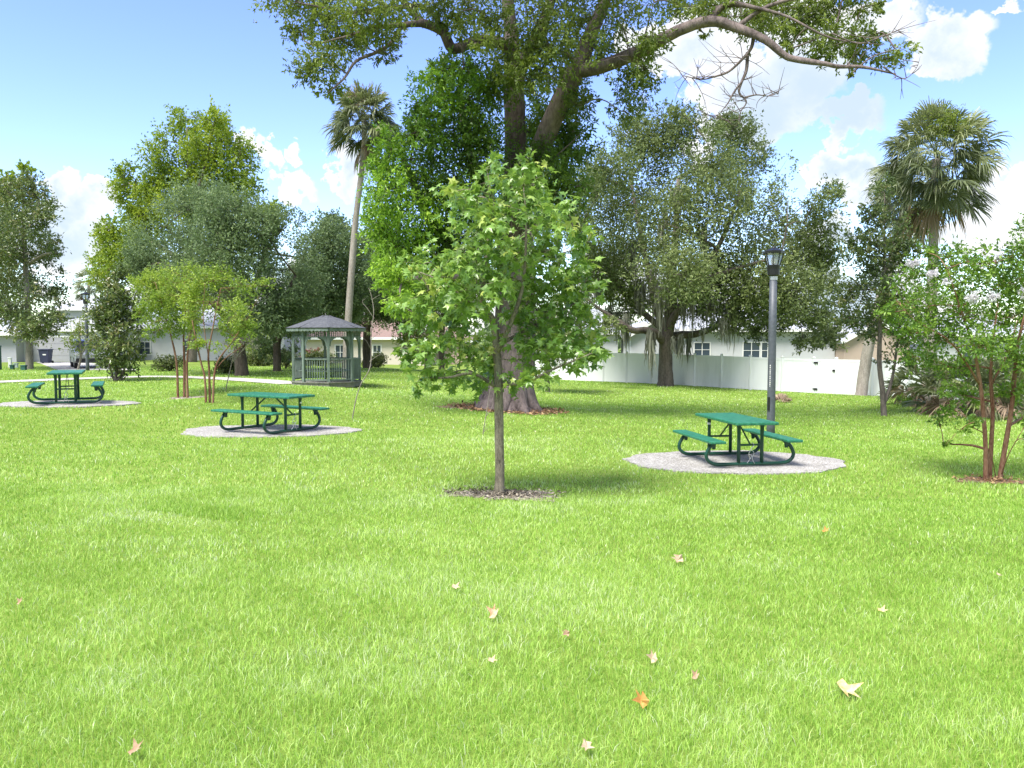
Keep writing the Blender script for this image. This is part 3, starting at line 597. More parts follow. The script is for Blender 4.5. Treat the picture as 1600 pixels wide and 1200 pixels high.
okl = [limb([(1040, 612, 0, 17), (1040, 603, 0, 13.5), (1040, 585, 0, 11.5), (1040, 550, 0, 10.5), (1042, 528, 0, 11), (1046, 500, 0, 9), (1050, 440, 0, 7), (1056, 360, .5, 5), (1060, 280, .5, 3)], Y0),
       limb([(1038, 535, 0, 7.5), (1024, 520, -.6, 6.5), (1005, 516, -1.2, 5.5), (988, 516, -1.8, 5), (968, 503, -2, 4), (940, 485, -2.4, 2.6), (915, 465, -2.6, 1.5)], Y0),
       limb([(1044, 532, 0, 7.5), (1060, 524, .4, 6.5), (1086, 522, 1, 5.5), (1115, 512, 1.4, 4.5), (1150, 492, 2, 3), (1200, 480, 2.4, 2)], Y0),
       limb([(1042, 520, 0, 7), (1028, 490, 1, 6), (1016, 440, 2, 4.6), (1000, 360, 2.5, 3.4), (985, 280, 2.5, 2)], Y0),
       limb([(1044, 515, 0, 7), (1062, 480, -1, 6), (1092, 436, -1.8, 4.8), (1130, 370, -2.4, 3.4), (1160, 290, -2.5, 2)], Y0),
       limb([(1090, 440, -1.8, 4), (1150, 420, -2.6, 3), (1220, 400, -3, 2)], Y0),
       limb([(1030, 510, .5, 5), (985, 470, 1.4, 4.4), (955, 430, 1.8, 3.4), (935, 390, 2, 2.2)], Y0)]
ro = tree('live_oak', 'broad live oak hung with grey moss, its thick trunk in front of the white fence', 'tree', base, okl, okc, B_grey, L_oak, 125000, .19, .46, gap=(1.8, .32), per=16, spray=.6, twig=.05, rmin=.03, twr=.012, spr_max=1.1)
def moss(root, base, spots, Y, seed, matr=L_moss, strands=34, depth=2.5, w=.04):
    r = np.random.default_rng(seed); VV, FF, vv = [], [], []; k = 0
    for (px, py, wpx, hpx) in spots:
        dY = r.uniform(-1, 1) * depth
        for q in range(strands):
            x = px + r.normal(0, .42) * wpx; y = py + r.uniform(-.12, .12) * hpx; Yq = Y + dY + r.normal(0, .25); top = P(x, y, Yq); s = Yq / F
            ln = hpx * s * r.uniform(.35, 1.1) * (1 - .4 * min(1, abs(x - px) / (wpx + 1e-6))); m = 7; t_ = np.linspace(0, 1, m)
            wig = np.cumsum(r.normal(0, .035, (m, 2)), 0); an = r.uniform(0, PI); wd_ = w * r.uniform(.5, 1.3) * np.array([.7, 1, 1, .9, .75, .5, .12])
            c_ = top + np.stack([wig[:, 0], wig[:, 1], -ln * t_], 1); sd_ = np.stack([np.cos(an) * wd_, np.sin(an) * wd_, 0 * wd_], 1)
            VV.append(np.stack([c_ - sd_, c_ + sd_], 1).reshape(-1, 3)); i = np.arange(m - 1) * 2 + k
            FF.append(np.stack([i, i + 1, i + 3, i + 2], 1)); k += 2 * m; vv.append(np.full(2 * m, np.clip(r.normal(.5, .25), 0, 1)))
    o = mesh_np('hanging_moss', np.concatenate(VV), np.concatenate(FF), matr, root, attr=np.concatenate(vv), origin=base); o['kind'] = 'stuff'; return o
moss(ro, base, [(1050, 400, 14, 90), (1065, 430, 16, 90), (1085, 420, 14, 110), (1100, 440, 14, 80), (1035, 440, 14, 80), (1020, 420, 12, 90), (1075, 470, 18, 60), (1110, 470, 14, 50), (1140, 480, 14, 64), (1150, 470, 8, 84), (1000, 440, 10, 70), (950, 480, 8, 62), (963, 490, 8, 50), (978, 495, 8, 66), (1014, 520, 5, 66), (1020, 520, 5, 40), (1018, 524, 3, 70), (1052, 528, 5, 30), (1064, 526, 3, 44), (1076, 526, 4, 50), (1040, 340, 14, 80), (1120, 400, 12, 70), (990, 380, 10, 70), (935, 440, 8, 60), (1170, 440, 10, 60), (1195, 430, 10, 50), (1240, 440, 8, 50), (1060, 300, 14, 70), (1100, 350, 12, 80), (1030, 470, 14, 60), (1130, 500, 10, 36), (955, 425, 8, 70), (1058, 520, 3, 70), (1098, 514, 4, 24)], Y0, 3)
# ---------------- the other trees
GR_OAK = 'live oaks behind the gazebo'
Y0 = 40.; base = P(378, 588, Y0)
q = [(310, 330, 44, 32), (356, 338, 42, 33), (268, 352, 33, 33), (238, 405, 26, 33), (300, 390, 58, 42), (370, 390, 58, 42), (420, 372, 42, 38), (450, 352, 26, 23), (250, 392, 42, 38), (222, 420, 26, 33), (440, 422, 46, 40), (478, 404, 36, 36), (340, 442, 66, 38), (410, 462, 52, 38), (462, 460, 40, 36), (400, 502, 38, 22), (440, 490, 36, 26), (328, 304, 26, 14), (290, 440, 40, 30), (260, 460, 30, 26)]
tree('live_oak', 'dense grey-green oak with leaning dark trunk, spreading behind the reddish multi-stem trees', 'tree', base,
     [limb([(376, 596, 0, 14), (378, 584, 0, 11), (376, 560, 0, 9.5), (372, 530, 0, 8.5), (362, 490, .3, 7), (350, 430, .6, 5), (340, 360, .8, 3)], Y0), limb([(374, 545, 0, 7), (392, 520, -.5, 6), (410, 502, -1, 5), (440, 470, -1.4, 3.5), (462, 430, -1.6, 2)], Y0), limb([(370, 520, 0, 6), (330, 470, -1, 4.5), (280, 420, -1.4, 3)], Y0), limb([(368, 510, 0, 6), (400, 440, 1, 4), (420, 380, 1.4, 2.5)], Y0)],
     cl_world(q, Y0, 3.2, 31), B_dark, L_oakg, 84000, .16, .46, gap=(1.6, .34), per=16, spray=.6, twig=.04, rmin=.03, twr=.012, group=GR_OAK)
Y0 = 46.; base = P(433, 580, Y0)
q = [(510, 382, 32, 30), (556, 400, 34, 32), (540, 446, 40, 36), (500, 482, 36, 24), (472, 500, 30, 18), (520, 350, 14, 14), (490, 440, 34, 34), (425, 500, 40, 22), (455, 470, 36, 28), (540, 484, 30, 20), (445, 520, 20, 10), (415, 540, 16, 16), (445, 548, 18, 16)]
tree('live_oak', 'oak with a forked dark trunk standing just left of the gazebo', 'tree', base,
     [limb([(433, 588, 0, 9), (433, 578, 0, 6.5), (433, 550, 0, 6), (434, 530, 0, 6.2), (446, 512, .3, 5), (470, 480, .6, 4), (500, 440, 1, 3), (515, 380, 1, 1.5)], Y0), limb([(433, 532, 0, 5), (418, 514, -.3, 4.4), (410, 496, -.6, 3.6), (404, 478, -.8, 2.4)], Y0), limb([(434, 528, 0, 4), (452, 500, -.6, 3.4), (462, 460, -.8, 2)], Y0)],
     cl_world(q, Y0, 2.6, 32), B_dark, L_oakg, 46000, .17, .46, gap=(1.6, .34), per=16, spray=.6, twig=.05, rmin=.03, twr=.012, group=GR_OAK)
Y0 = 50.; base = P(574, 578, Y0)
q = [(590, 400, 36, 38), (604, 442, 40, 38), (572, 470, 36, 30), (622, 474, 30, 26), (566, 430, 34, 34), (545, 370, 18, 18), (600, 370, 26, 24), (640, 500, 22, 14), (545, 500, 20, 14), (602, 490, 26, 14)]
tree('live_oak', 'oak with a tall straight grey trunk right behind the gazebo roof', 'tree', base,
     [limb([(573, 586, 0, 9), (574, 576, 0, 7), (573, 540, 0, 6.4), (574, 500, 0, 5.6), (580, 450, 0, 4.5), (590, 390, 0, 2.5)], Y0), limb([(574, 500, 0, 4), (600, 475, -.5, 3), (625, 465, -.8, 1.8)], Y0)],
     cl_world(q, Y0, 2.6, 33), B_dark, L_oakg, 36000, .17, .46, gap=(1.6, .34), per=16, spray=.6, twig=.05, rmin=.03, twr=.012, group=GR_OAK)
Y0 = 62.; base = GP(300, Y0)
q = [(286, 182, 17, 17), (300, 204, 32, 22), (336, 190, 20, 20), (266, 222, 28, 20), (320, 232, 33, 22), (372, 236, 24, 18), (250, 256, 28, 23), (300, 262, 42, 28), (350, 264, 36, 26), (386, 270, 22, 18), (246, 292, 28, 20), (290, 292, 33, 22), (360, 300, 33, 18), (196, 270, 13, 15), (190, 296, 20, 18), (212, 322, 23, 20), (216, 342, 20, 16), (170, 362, 20, 18), (186, 386, 32, 23), (164, 412, 23, 20), (200, 402, 28, 23), (160, 434, 18, 18), (228, 304, 16, 18), (420, 330, 20, 14), (405, 345, 20, 16), (340, 210, 20, 16), (398, 290, 14, 12), (230, 360, 30, 24), (280, 330, 50, 24), (345, 325, 40, 16)]
tree('tall_tree', 'tall yellow-green tree with tufted top rising above the grey-green oaks at left', 'tree', base,
     [limb([(300, 580, 0, 8), (300, 500, 0, 7), (298, 400, .8, 4.5), (296, 300, 1.2, 2.6), (292, 200, 1, 1)], Y0), limb([(299, 420, 0, 4), (240, 380, -.5, 3), (190, 380, -.8, 1.5)], Y0), limb([(298, 380, 0, 4), (340, 310, .6, 2.5), (375, 240, .8, 1.2)], Y0), limb([(298, 400, 0, 3), (250, 340, .6, 2), (200, 285, .8, 1)], Y0), limb([(298, 340, 0, 3), (320, 260, -.5, 2), (335, 190, -.5, .8)], Y0)],
     cl_world(q, Y0, 2.6, 34), B_grey, L_sweet, 56000, .19, .7, gap=(1.3, .3), per=13, spray=.55, twig=.12, rmin=.03, twr=.014, vary=.2)
Y0 = 48.; base = P(45, 577, Y0)
q = [(20, 300, 28, 23), (54, 296, 18, 16), (60, 320, 23, 20), (10, 340, 28, 33), (50, 350, 33, 28), (74, 342, 12, 14), (30, 390, 43, 33), (74, 390, 18, 23), (80, 420, 18, 18), (20, 440, 38, 33), (64, 450, 33, 28), (40, 480, 43, 28), (90, 455, 13, 13), (10, 490, 23, 22), (60, 510, 33, 23), (84, 500, 18, 18), (36, 515, 26, 14), (96, 480, 10, 10), (45, 278, 12, 10), (-20, 380, 34, 60), (-20, 460, 30, 40), (88, 396, 8, 8)]
tree('broadleaf_tree', 'dark-leaved tree with pale grey trunk at the left edge, before the low grey house', 'tree', base,
     [limb([(46, 585, 0, 8), (46, 575, 0, 6), (46, 545, 0, 5.4), (44, 510, 0, 5), (42, 450, 0, 4), (38, 380, 0, 3), (36, 300, 0, 1.2)], Y0), limb([(44, 520, 0, 3), (25, 495, -.5, 2.4), (8, 470, -.8, 1.4)], Y0), limb([(45, 530, 0, 3), (66, 515, -.5, 2.2), (88, 500, -.6, 1.2)], Y0)],
     cl_world(q, Y0, 2.4, 35), B_pale, L_magn, 26000, .19, .5, gap=(1.3, .40), shrink=.9, per=12, spray=.55, twig=.1, rmin=.025, twr=.012, vary=.22)
Y0 = 56.; base = GP(-12, Y0)
tree('tall_tree', 'yellow-green tree peeping from behind the dark-leaved tree at the left edge', 'tree', base, [limb([(-12, 575, 0, 6), (-10, 480, 0, 5), (-4, 380, 0, 3), (2, 300, 0, 1)], Y0)],
     cl_world([(4, 300, 20, 22), (-6, 345, 26, 26), (0, 400, 20, 28), (22, 285, 14, 12), (-20, 400, 30, 40), (40, 270, 12, 10), (100, 450, 14, 12), (108, 462, 12, 10)][:6], Y0, 1.5, 36), B_grey, L_sweet, 5000, .24, .7, per=12, spray=.55)
Y0 = 33.; base = P(180, 595, Y0)
q = [(186, 432, 16, 14), (176, 455, 22, 20), (196, 466, 20, 20), (166, 490, 23, 23), (190, 502, 26, 23), (212, 500, 12, 18), (165, 530, 24, 24), (196, 540, 27, 23), (176, 560, 25, 16), (200, 568, 16, 14), (186, 580, 16, 8), (160, 508, 12, 18), (182, 476, 20, 16)]
tree('magnolia', 'dark glossy magnolia, bushy to the ground, behind the far left picnic table', 'tree', base,
     [limb([(180, 603, 0, 4), (181, 590, 0, 2.4), (183, 560, 0, 2), (184, 500, 0, 1.5), (186, 435, 0, .6)], Y0), limb([(180, 598, 0, 2), (172, 575, 0, 1.4), (164, 530, .2, 1)], Y0), limb([(181, 597, 0, 2), (194, 578, 0, 1.4), (204, 540, -.2, 1)], Y0), limb([(181, 599, 0, 1.2), (192, 592, 0, .8), (204, 582, 0, .5)], Y0)],
     cl_world(q, Y0, .55, 37), B_grey, L_magn, 5200, .17, .45, 'oval', per=9, spray=.7, twig=.4, rmin=.01, twr=.005, vary=.22, rad_pow=.6)
Y0 = 46.; base = P(122, 580, Y0)
tree('sapling', 'small pale-leaved sapling beside the far lamp post, in front of the garage', 'tree', base, [limb([(121, 585, 0, 2.6), (122, 576, 0, 1.8), (126, 560, 0, 1.5), (125, 530, 0, 1), (124, 500, 0, .4)], Y0), limb([(126, 558, 0, 1), (134, 540, 0, .8), (138, 520, 0, .4)], Y0)],
     cl_world([(125, 500, 13, 10), (115, 520, 15, 11), (136, 522, 13, 13), (120, 543, 15, 10), (140, 545, 9, 9), (108, 535, 8, 6)], Y0, .5, 38), B_twig, L_light, 1300, .14, .4, per=8, spray=.6, twig=.4, rmin=.01, twr=.006)

# ---------------- crape myrtles
def crape(base, Y0, stems, clist, depth, leafm, n_l, L, label, seed, twig=.35, spray=.6):
    return tree('crape_myrtle', label, 'tree', base, [limb([(a, b_, c_, r_ * .8) for a, b_, c_, r_ in s], Y0) for s in stems], cl_world(clist, Y0, depth, seed), B_red, leafm, n_l, L, .5, gap=(.42, .4), per=11, spray=spray, twig=twig, rmin=.008, twr=.0035, group='multi-stem crape myrtles', vary=.2, rad_pow=.5, spr_max=.5, droop=.1)
Y0 = 24.
crape(P(285, 623, Y0), Y0, [[(278, 630, 0, 3), (278, 620, 0, 2.4), (277, 580, 0, 2.2), (274, 555, 0, 2), (266, 520, 0, 1.4), (255, 480, -.2, .8), (245, 450, -.3, .4)], [(288, 630, .1, 3), (288, 618, .1, 2.6), (288, 560, .1, 2.3), (287, 530, .1, 1.8), (290, 480, .1, 1.1), (288, 440, 0, .5)], [(293, 630, -.1, 3), (293, 616, -.1, 2.6), (292, 575, -.1, 2.2), (294, 545, -.1, 1.6), (302, 500, -.1, 1.1), (312, 460, -.1, .5)]],
      [(268, 432, 40, 10), (248, 450, 38, 14), (290, 442, 38, 14), (260, 474, 38, 16), (300, 478, 32, 16), (255, 500, 28, 12), (282, 508, 28, 12), (228, 440, 22, 8), (236, 470, 20, 12), (300, 425, 24, 8), (226, 490, 14, 12), (240, 520, 16, 8), (280, 465, 26, 16)], .9, L_crape, 11500, .08, 'crape myrtle with reddish bark, the left one of the pair behind the middle table', 41)
Y0 = 22.
crape(P(326, 632, Y0), Y0, [[(322, 640, 0, 3), (322, 630, 0, 2.4), (320, 590, 0, 2), (315, 570, 0, 1.8), (308, 540, 0, 1.4), (300, 500, 0, .6)], [(328, 640, .1, 3), (328, 628, .1, 2.5), (327, 580, .1, 2.2), (326, 550, .1, 1.8), (335, 500, .1, 1.1), (345, 450, 0, .5)], [(332, 640, -.1, 2.8), (333, 626, -.1, 2.3), (335, 585, -.1, 2), (342, 562, -.1, 1.6), (362, 535, -.2, 1.1), (385, 500, -.3, .6), (405, 462, -.3, .3)], [(337, 578, -.1, 1.1), (352, 560, .1, .9), (380, 540, .3, .5)], [(326, 560, .1, 1.1), (318, 500, .2, .7), (320, 445, .2, .3)]],
      [(330, 440, 36, 14), (370, 448, 40, 9), (402, 443, 20, 6), (340, 474, 42, 18), (370, 490, 36, 15), (330, 510, 32, 15), (360, 522, 26, 12), (312, 500, 22, 16), (386, 512, 16, 12), (396, 478, 20, 9), (350, 538, 20, 10), (340, 425, 24, 6), (350, 456, 34, 12), (300, 462, 20, 18), (310, 535, 16, 8)], .9, L_crape, 12500, .08, 'crape myrtle with peeling tan stems directly behind the bench of the middle table', 42)
Y0 = 13.; base = P(1548, 752, Y0)
q = [(1480, 402, 38, 18), (1540, 412, 44, 20), (1592, 402, 26, 20), (1440, 430, 38, 22), (1500, 442, 44, 26), (1560, 450, 44, 26), (1602, 440, 28, 28), (1402, 470, 32, 20), (1442, 480, 44, 26), (1500, 490, 48, 26), (1560, 500, 44, 26), (1604, 490, 28, 28), (1386, 490, 18, 14), (1422, 520, 33, 20), (1470, 530, 44, 23), (1530, 540, 38, 23), (1580, 550, 33, 23), (1440, 560, 28, 16), (1490, 574, 33, 18), (1470, 602, 23, 13), (1488, 640, 16, 16), (1466, 656, 12, 9), (1580, 612, 28, 16), (1602, 650, 16, 12), (1512, 618, 18, 18), (1528, 658, 20, 5), (1500, 672, 22, 5), (1478, 694, 9, 5), (1640, 430, 38, 36), (1650, 510, 40, 40), (1630, 570, 30, 26), (1700, 470, 40, 50), (1605, 690, 10, 8), (1450, 395, 14, 8)]
cr = crape(base, Y0, [[(1541, 760, -.1, 6), (1540, 748, -.1, 4.6), (1540, 700, -.1, 4.2), (1536, 640, -.1, 4), (1530, 590, -.1, 3.6), (1520, 540, -.2, 2.6), (1500, 480, -.3, 1.6), (1480, 420, -.4, .6)], [(1546, 760, .05, 6), (1546, 746, .05, 4.8), (1549, 690, .05, 4.2), (1551, 640, .1, 3.8), (1548, 590, .1, 3.2), (1552, 530, .2, 2.2), (1560, 460, .3, 1.2), (1555, 405, .3, .5)], [(1561, 760, 0, 7), (1562, 748, 0, 5), (1572, 690, 0, 4.6), (1580, 640, 0, 4.4), (1586, 580, 0, 4), (1592, 530, 0, 3), (1610, 470, .1, 1.8), (1640, 430, .2, .8)], [(1530, 600, -.1, 2.4), (1505, 560, -.3, 1.8), (1480, 530, -.5, 1.3), (1430, 500, -.6, .6), (1400, 470, -.6, .4)], [(1550, 600, .1, 2), (1575, 550, .4, 1.4), (1590, 500, .5, .8)], [(1536, 676, -.1, 1.2), (1518, 668, -.4, .8), (1500, 672, -.6, .6), (1478, 694, -.7, .3)], [(1564, 744, 0, 1.3), (1576, 710, -.3, 1), (1600, 668, -.5, .6)], [(1557, 750, 0, 1), (1551, 720, -.2, .8), (1546, 695, -.3, .5)]],
      q, .85, L_craper, 20000, .066, 'crape myrtle with red peeling stems and white blossoms at the right edge', 43, .45, .62)
fl = [(1520, 465, 9, 8), (1553, 463, 8, 7), (1428, 412, 9, 6), (1456, 428, 8, 6), (1600, 458, 7, 8), (1530, 552, 5, 4), (1478, 440, 5, 4), (1560, 402, 6, 5)]
V, Fa, v, _ = crown_leaves(cl_world(fl, Y0 - .75, .15, 44), 1500, .03, .9, 'oval', 8, .5, 0, .3, None, .6, .2)
tag(mesh_np('blossom', V, Fa, L_flower, cr, attr=v, origin=base), 'clusters of white crinkled blossoms', kind='stuff')

# ---------------- right side evergreens
Y0 = 26.; base = P(1382, 650, Y0)
q = [(1380, 300, 20, 16), (1390, 330, 28, 18), (1366, 340, 23, 18), (1346, 372, 23, 13), (1396, 365, 28, 20), (1370, 390, 28, 20), (1340, 392, 18, 10), (1400, 400, 28, 20), (1422, 388, 16, 13), (1360, 420, 28, 16), (1400, 430, 33, 20), (1344, 450, 23, 15), (1380, 460, 36, 20), (1322, 470, 22, 14), (1330, 500, 26, 14), (1365, 500, 36, 22), (1405, 480, 33, 22), (1420, 520, 23, 22), (1386, 540, 33, 22), (1346, 522, 22, 13), (1400, 568, 26, 16), (1428, 556, 14, 12), (1384, 282, 8, 8), (1310, 480, 10, 8)]
tree('holly_tree', 'dark upright evergreen with twin grey stems in front of the leaning palm trunk', 'tree', base,
     [limb([(1382, 660, 0, 6), (1381, 646, 0, 4.6), (1379, 610, 0, 4), (1374, 565, 0, 3.6), (1376, 500, 0, 3), (1382, 400, 0, 1.8), (1382, 300, 0, .6)], Y0), limb([(1381, 632, 0, 3), (1390, 606, .1, 2.6), (1398, 570, .2, 2), (1406, 500, .2, 1.2)], Y0)],
     cl_world(q, Y0, 1.0, 51), B_grey, L_magn, 13000, .12, .45, 'oval', gap=(.9, .36), per=10, spray=.6, twig=.3, rmin=.012, twr=.006, vary=.24, rad_pow=.55)
Y0 = 37.; base = P(855, 612, Y0)
tree('small_tree', 'small dark-leaved tree with a thin trunk just right of the giant trunk', 'tree', base, [limb([(855, 618, 0, 5.5), (855, 608, 0, 4.4), (855, 585, 0, 4), (858, 550, 0, 3), (865, 500, 0, 1)], Y0), limb([(856, 560, 0, 2), (885, 535, -.4, 1.4), (905, 520, -.5, .7)], Y0)],
     cl_world([(862, 500, 33, 28), (882, 522, 33, 23), (850, 512, 28, 23), (902, 540, 23, 18), (870, 550, 28, 18), (906, 500, 20, 20), (880, 470, 30, 24), (850, 540, 22, 20)], Y0, 1.2, 52), B_grey, L_oak, 9000, .13, .45, per=14, spray=.6, twig=.1)
Y0 = 50.; base = P(668, 574, Y0)
tree('small_tree', 'small yellowish leafy tree beside the beige house wall', 'tree', base, [limb([(668, 580, 0, 3), (667, 565, 0, 2.2), (660, 540, 0, 1.8), (655, 510, 0, 1)], Y0), limb([(662, 548, 0, 1.3), (632, 545, -.3, 1), (618, 560, -.4, .5)], Y0)],
     cl_world([(640, 508, 20, 18), (664, 520, 23, 20), (650, 535, 22, 13), (634, 530, 16, 14), (680, 540, 16, 16)], Y0, .8, 53), B_twig, L_light, 3600, .15, .5, per=12, spray=.6, twig=.15)
Y0 = 44.; base = P(691, 588, Y0)
tree('live_oak', 'shaded oak with slim dark trunk behind the young tree, left of the giant trunk', 'tree', base, [limb([(690, 594, 0, 7), (690, 580, 0, 5), (690, 530, 0, 4.6), (694, 480, 0, 4), (700, 420, 0, 2)], Y0), limb([(690, 520, 0, 3), (670, 490, -.4, 2.2), (650, 470, -.6, 1.4)], Y0)],
     cl_world([(660, 476, 36, 22), (700, 450, 36, 28), (720, 480, 34, 20), (680, 500, 30, 12), (640, 460, 24, 22), (740, 440, 34, 30)], Y0, 1.6, 54), B_dark, L_oak, 14000, .15, .42, per=14, spray=.6, twig=.08, rmin=.025, twr=.012, group=GR_OAK)
Y0 = 40.; base = GP(1625, Y0)
tree('broadleaf_tree', 'leafy tree showing only its top at the right edge, above the blossoming tree', 'tree', base, [limb([(1625, 640, 0, 7), (1622, 560, 0, 6), (1620, 440, 0, 4), (1618, 360, 0, 2)], Y0)],
     cl_world([(1606, 356, 18, 14), (1640, 350, 30, 26), (1625, 390, 30, 18), (1660, 400, 34, 40), (1620, 440, 36, 34), (1650, 480, 40, 40), (1615, 540, 30, 30)], Y0, 1.6, 55), B_grey, L_craper, 8000, .16, .5, per=12, spray=.6, twig=.15)

# ---------------- bare saplings
Y0 = 20.; base = P(551, 655, Y0); mb = MB()
for s in [[(550, 662, 0, .9), (551, 652, 0, .8), (556, 625, 0, .75), (564, 600, 0, .7), (576, 580, 0, .65), (580, 560, .05, .6), (580, 520, .05, .55), (584, 490, .05, .5), (581, 465, .05, .45), (576, 450, .05, .25)], [(583, 496, .05, .5), (574, 482, 0, .4), (566, 472, 0, .3), (571, 466, 0, .15)], [(580, 530, .05, .35), (590, 522, -.1, .25), (600, 518, -.2, .12)], [(581, 468, .05, .3), (588, 464, .1, .2), (594, 460, .15, .1)], [(577, 565, 0, .35), (590, 556, .1, .25), (602, 552, .2, .12)], [(579, 545, 0, .35), (572, 532, -.1, .2), (566, 528, -.1, .1)]]:
    L = limb(s, Y0); mb.tube(L[:, :3], L[:, 3] * 1.15, 6)
root = empty('bare_sapling', base, 0, 'thin crooked bare sapling leaning right beside the gazebo', 'sapling'); mb.build('stem', B_twig, root, smooth=True, origin=base)
V, Fa, v, _ = crown_leaves(cl_world([(574, 506, 4, 5), (598, 508, 9, 4), (600, 516, 6, 4), (574, 520, 3, 5), (580, 520, 4, 3)], Y0, .1, 61), 130, .05, .5, 'diamond', 6, .6)
tag(mesh_np('leaf_tuft', V, Fa, L_hedge, root, attr=v, origin=base), kind='stuff')
Y0 = 25.; base = P(353, 610, Y0)
tree('sapling', 'thin pale sapling with wispy grey twigs leaning right above the middle table', 'tree', base, [limb([(353, 616, 0, .9), (353, 608, 0, .8), (358, 585, 0, .7), (363, 562, 0, .6), (366, 540, 0, .4)], Y0), limb([(362, 568, 0, .5), (378, 548, 0, .4), (396, 530, 0, .2)], Y0), limb([(362, 566, 0, .4), (356, 545, 0, .3), (352, 520, 0, .15)], Y0)],
     cl_world([(372, 540, 14, 12), (388, 530, 12, 10), (360, 532, 10, 12), (366, 560, 6, 7), (400, 545, 8, 6)], Y0, .3, 62), B_twig, L_moss, 420, .07, .35, per=7, spray=.8, twig=.9, rmin=.005, twr=.003)
Y0 = 17.6; base = P(755, 681, Y0); mb = MB()
for s in [[(754, 684, 0, .7), (756, 668, 0, .6), (760, 645, 0, .55), (764, 620, 0, .45), (767, 600, 0, .3)], [(758, 652, 0, .35), (768, 638, .1, .25), (770, 622, .1, .15)], [(755, 676, 0, .4), (760, 670, .1, .2), (768, 672, .2, .1)]]:
    L = limb(s, Y0); mb.tube(L[:, :3], L[:, 3] * 1.3, 5)
tag(mb.build('dead_branch', B_twig, None, smooth=True, origin=base), 'thin dead branch standing in the grass before the giant trunk', 'branch')

# ---------------- palms
def frond(rr, org, az, el, pet, R, n=26, span=2.7, droop=.55, wid=.03):
    """costapalmate fan: petiole then leaflets radiating; returns V,F(tri/quads)"""
    VV, FF = [], []
    f = np.array([math.cos(az) * math.cos(el), math.sin(az) * math.cos(el), math.sin(el)]); s = np.array([-math.sin(az), math.cos(az), 0]); u = np.cross(f, s) * -1
    u = np.cross(s, f) if np.cross(s, f)[2] > 0 else np.cross(f, s)
    ro = rr.normal(0, .55); s, u = s * math.cos(ro) + u * math.sin(ro), u * math.cos(ro) - s * math.sin(ro)
    tip = org + f * pet + np.array([0, 0, -.12 * pet * pet]); k = 0
    w = .018; VV += [org - s * w, org + s * w, tip + s * w * .6, tip - s * w * .6]; FF += [(0, 1, 2, 3)]; k = 4
    hub = tip + f * .1 * R
    for i in range(n):
        a = (i / (n - 1) - .5) * span; d = f * math.cos(a) + s * math.sin(a) + u * rr.normal(0, .09) + u * .12 * math.cos(a)
        d /= np.linalg.norm(d); ln = R * (1 - .22 * abs(a) / (span / 2)) * rr.uniform(.88, 1.08); dr = droop * rr.uniform(.7, 1.3)
        sd_ = np.cross(d, u); sd_ /= np.linalg.norm(sd_) + 1e-9; sd_ = sd_ * .85 + u * .5 * (1 if i % 2 else -1)
        p0 = hub; p1 = hub + d * ln * .5 + np.array([0, 0, -.12 * dr * ln]); p2 = hub + d * ln * .8 + np.array([0, 0, -.42 * dr * ln]); p3 = hub + d * ln * .95 + np.array([0, 0, -.8 * dr * ln])
        VV += [p0, p1 - sd_ * wid, p1 + sd_ * wid, p2 - sd_ * wid * .6, p2 + sd_ * wid * .6, p3]
        FF += [(k, k + 1, k + 2), (k + 1, k + 3, k + 4, k + 2), (k + 3, k + 5, k + 4)]; k += 6
    return np.array(VV), FF
def fronds(specs, seed):
    rr = np.random.default_rng(seed); mb = MB(); vs = []
    for (org, az, el, pet, R, dr, vv) in specs:
        V, Fs = frond(rr, np.asarray(org), az, el, pet, R, droop=dr); mb.add(V, Fs); vs.append(np.clip(np.full(len(V), vv) + rr.normal(0, .08, len(V)), 0, 1))
    return mb, np.concatenate(vs)
def frond_mesh(name, mb, v, mat, root, base):
    return mesh_np(name, np.concatenate(mb.v), [np.array(f) for f in mb.f.values()], mat, root, attr=v, origin=base)
def palm(label, base, path, R, pet, n, seed, skirt=8, lo=-.75, group='cabbage palms', flower=False):
    rr = np.random.default_rng(seed); root = empty('cabbage_palm', base, 0, label, 'palm tree', group)
    mb = MB(); mb.tube(path[:, :3], path[:, 3], 14, jit=.04); mb.build('trunk', B_palm, root, smooth=True, origin=base)
    top = path[-1, :3]; sp = []
    for i in range(n):
        t_ = (i + .5) / n; el = math.asin(max(-1, min(1, .97 - (.97 - lo) * t_))) + rr.normal(0, .14); az = i * 2.39996 + rr.normal(0, .3)
        sp.append((top + np.array([0, 0, .25 - .5 * t_]), az, el, pet * rr.uniform(.55, 1.15), R * rr.uniform(.8, 1.15), .2 + .5 * max(0, 1 - abs(el - .2) / 1.2), .72 - .45 * t_ + rr.normal(0, .12)))
    mbf, v = fronds(sp, seed); frond_mesh('crown', mbf, v, L_palm, root, base)
    if skirt:
        sp = [(top + np.array([0, 0, -.35 - .3 * rr.random()]), rr.uniform(0, 2 * PI), -1.0 - .35 * rr.random(), pet * .8, R * rr.uniform(.7, 1), .9, rr.uniform(.1, .7)) for _ in range(skirt)]
        mbf, v = fronds(sp, seed + 1); frond_mesh('dead_frond', mbf, v, L_dead, root, base)['label'] = 'brown dead fronds hanging below the crown'
    return root, top
Y0 = 38.; base = GP(541, Y0)
pth = limb([(540, 612, 0, 9), (541, 590, 0, 7), (543, 520, 0, 5.8), (549, 430, 0, 5.2), (556, 340, 0, 4.7), (565, 270, 0, 4.4), (569, 220, 0, 4.1), (569, 188, 0, 3.9)], Y0)
rt, tp = palm('tall slender palm with a gently curved trunk rising from behind the gazebo', base, pth, .85, .95, 96, 71, skirt=3, lo=-.6)
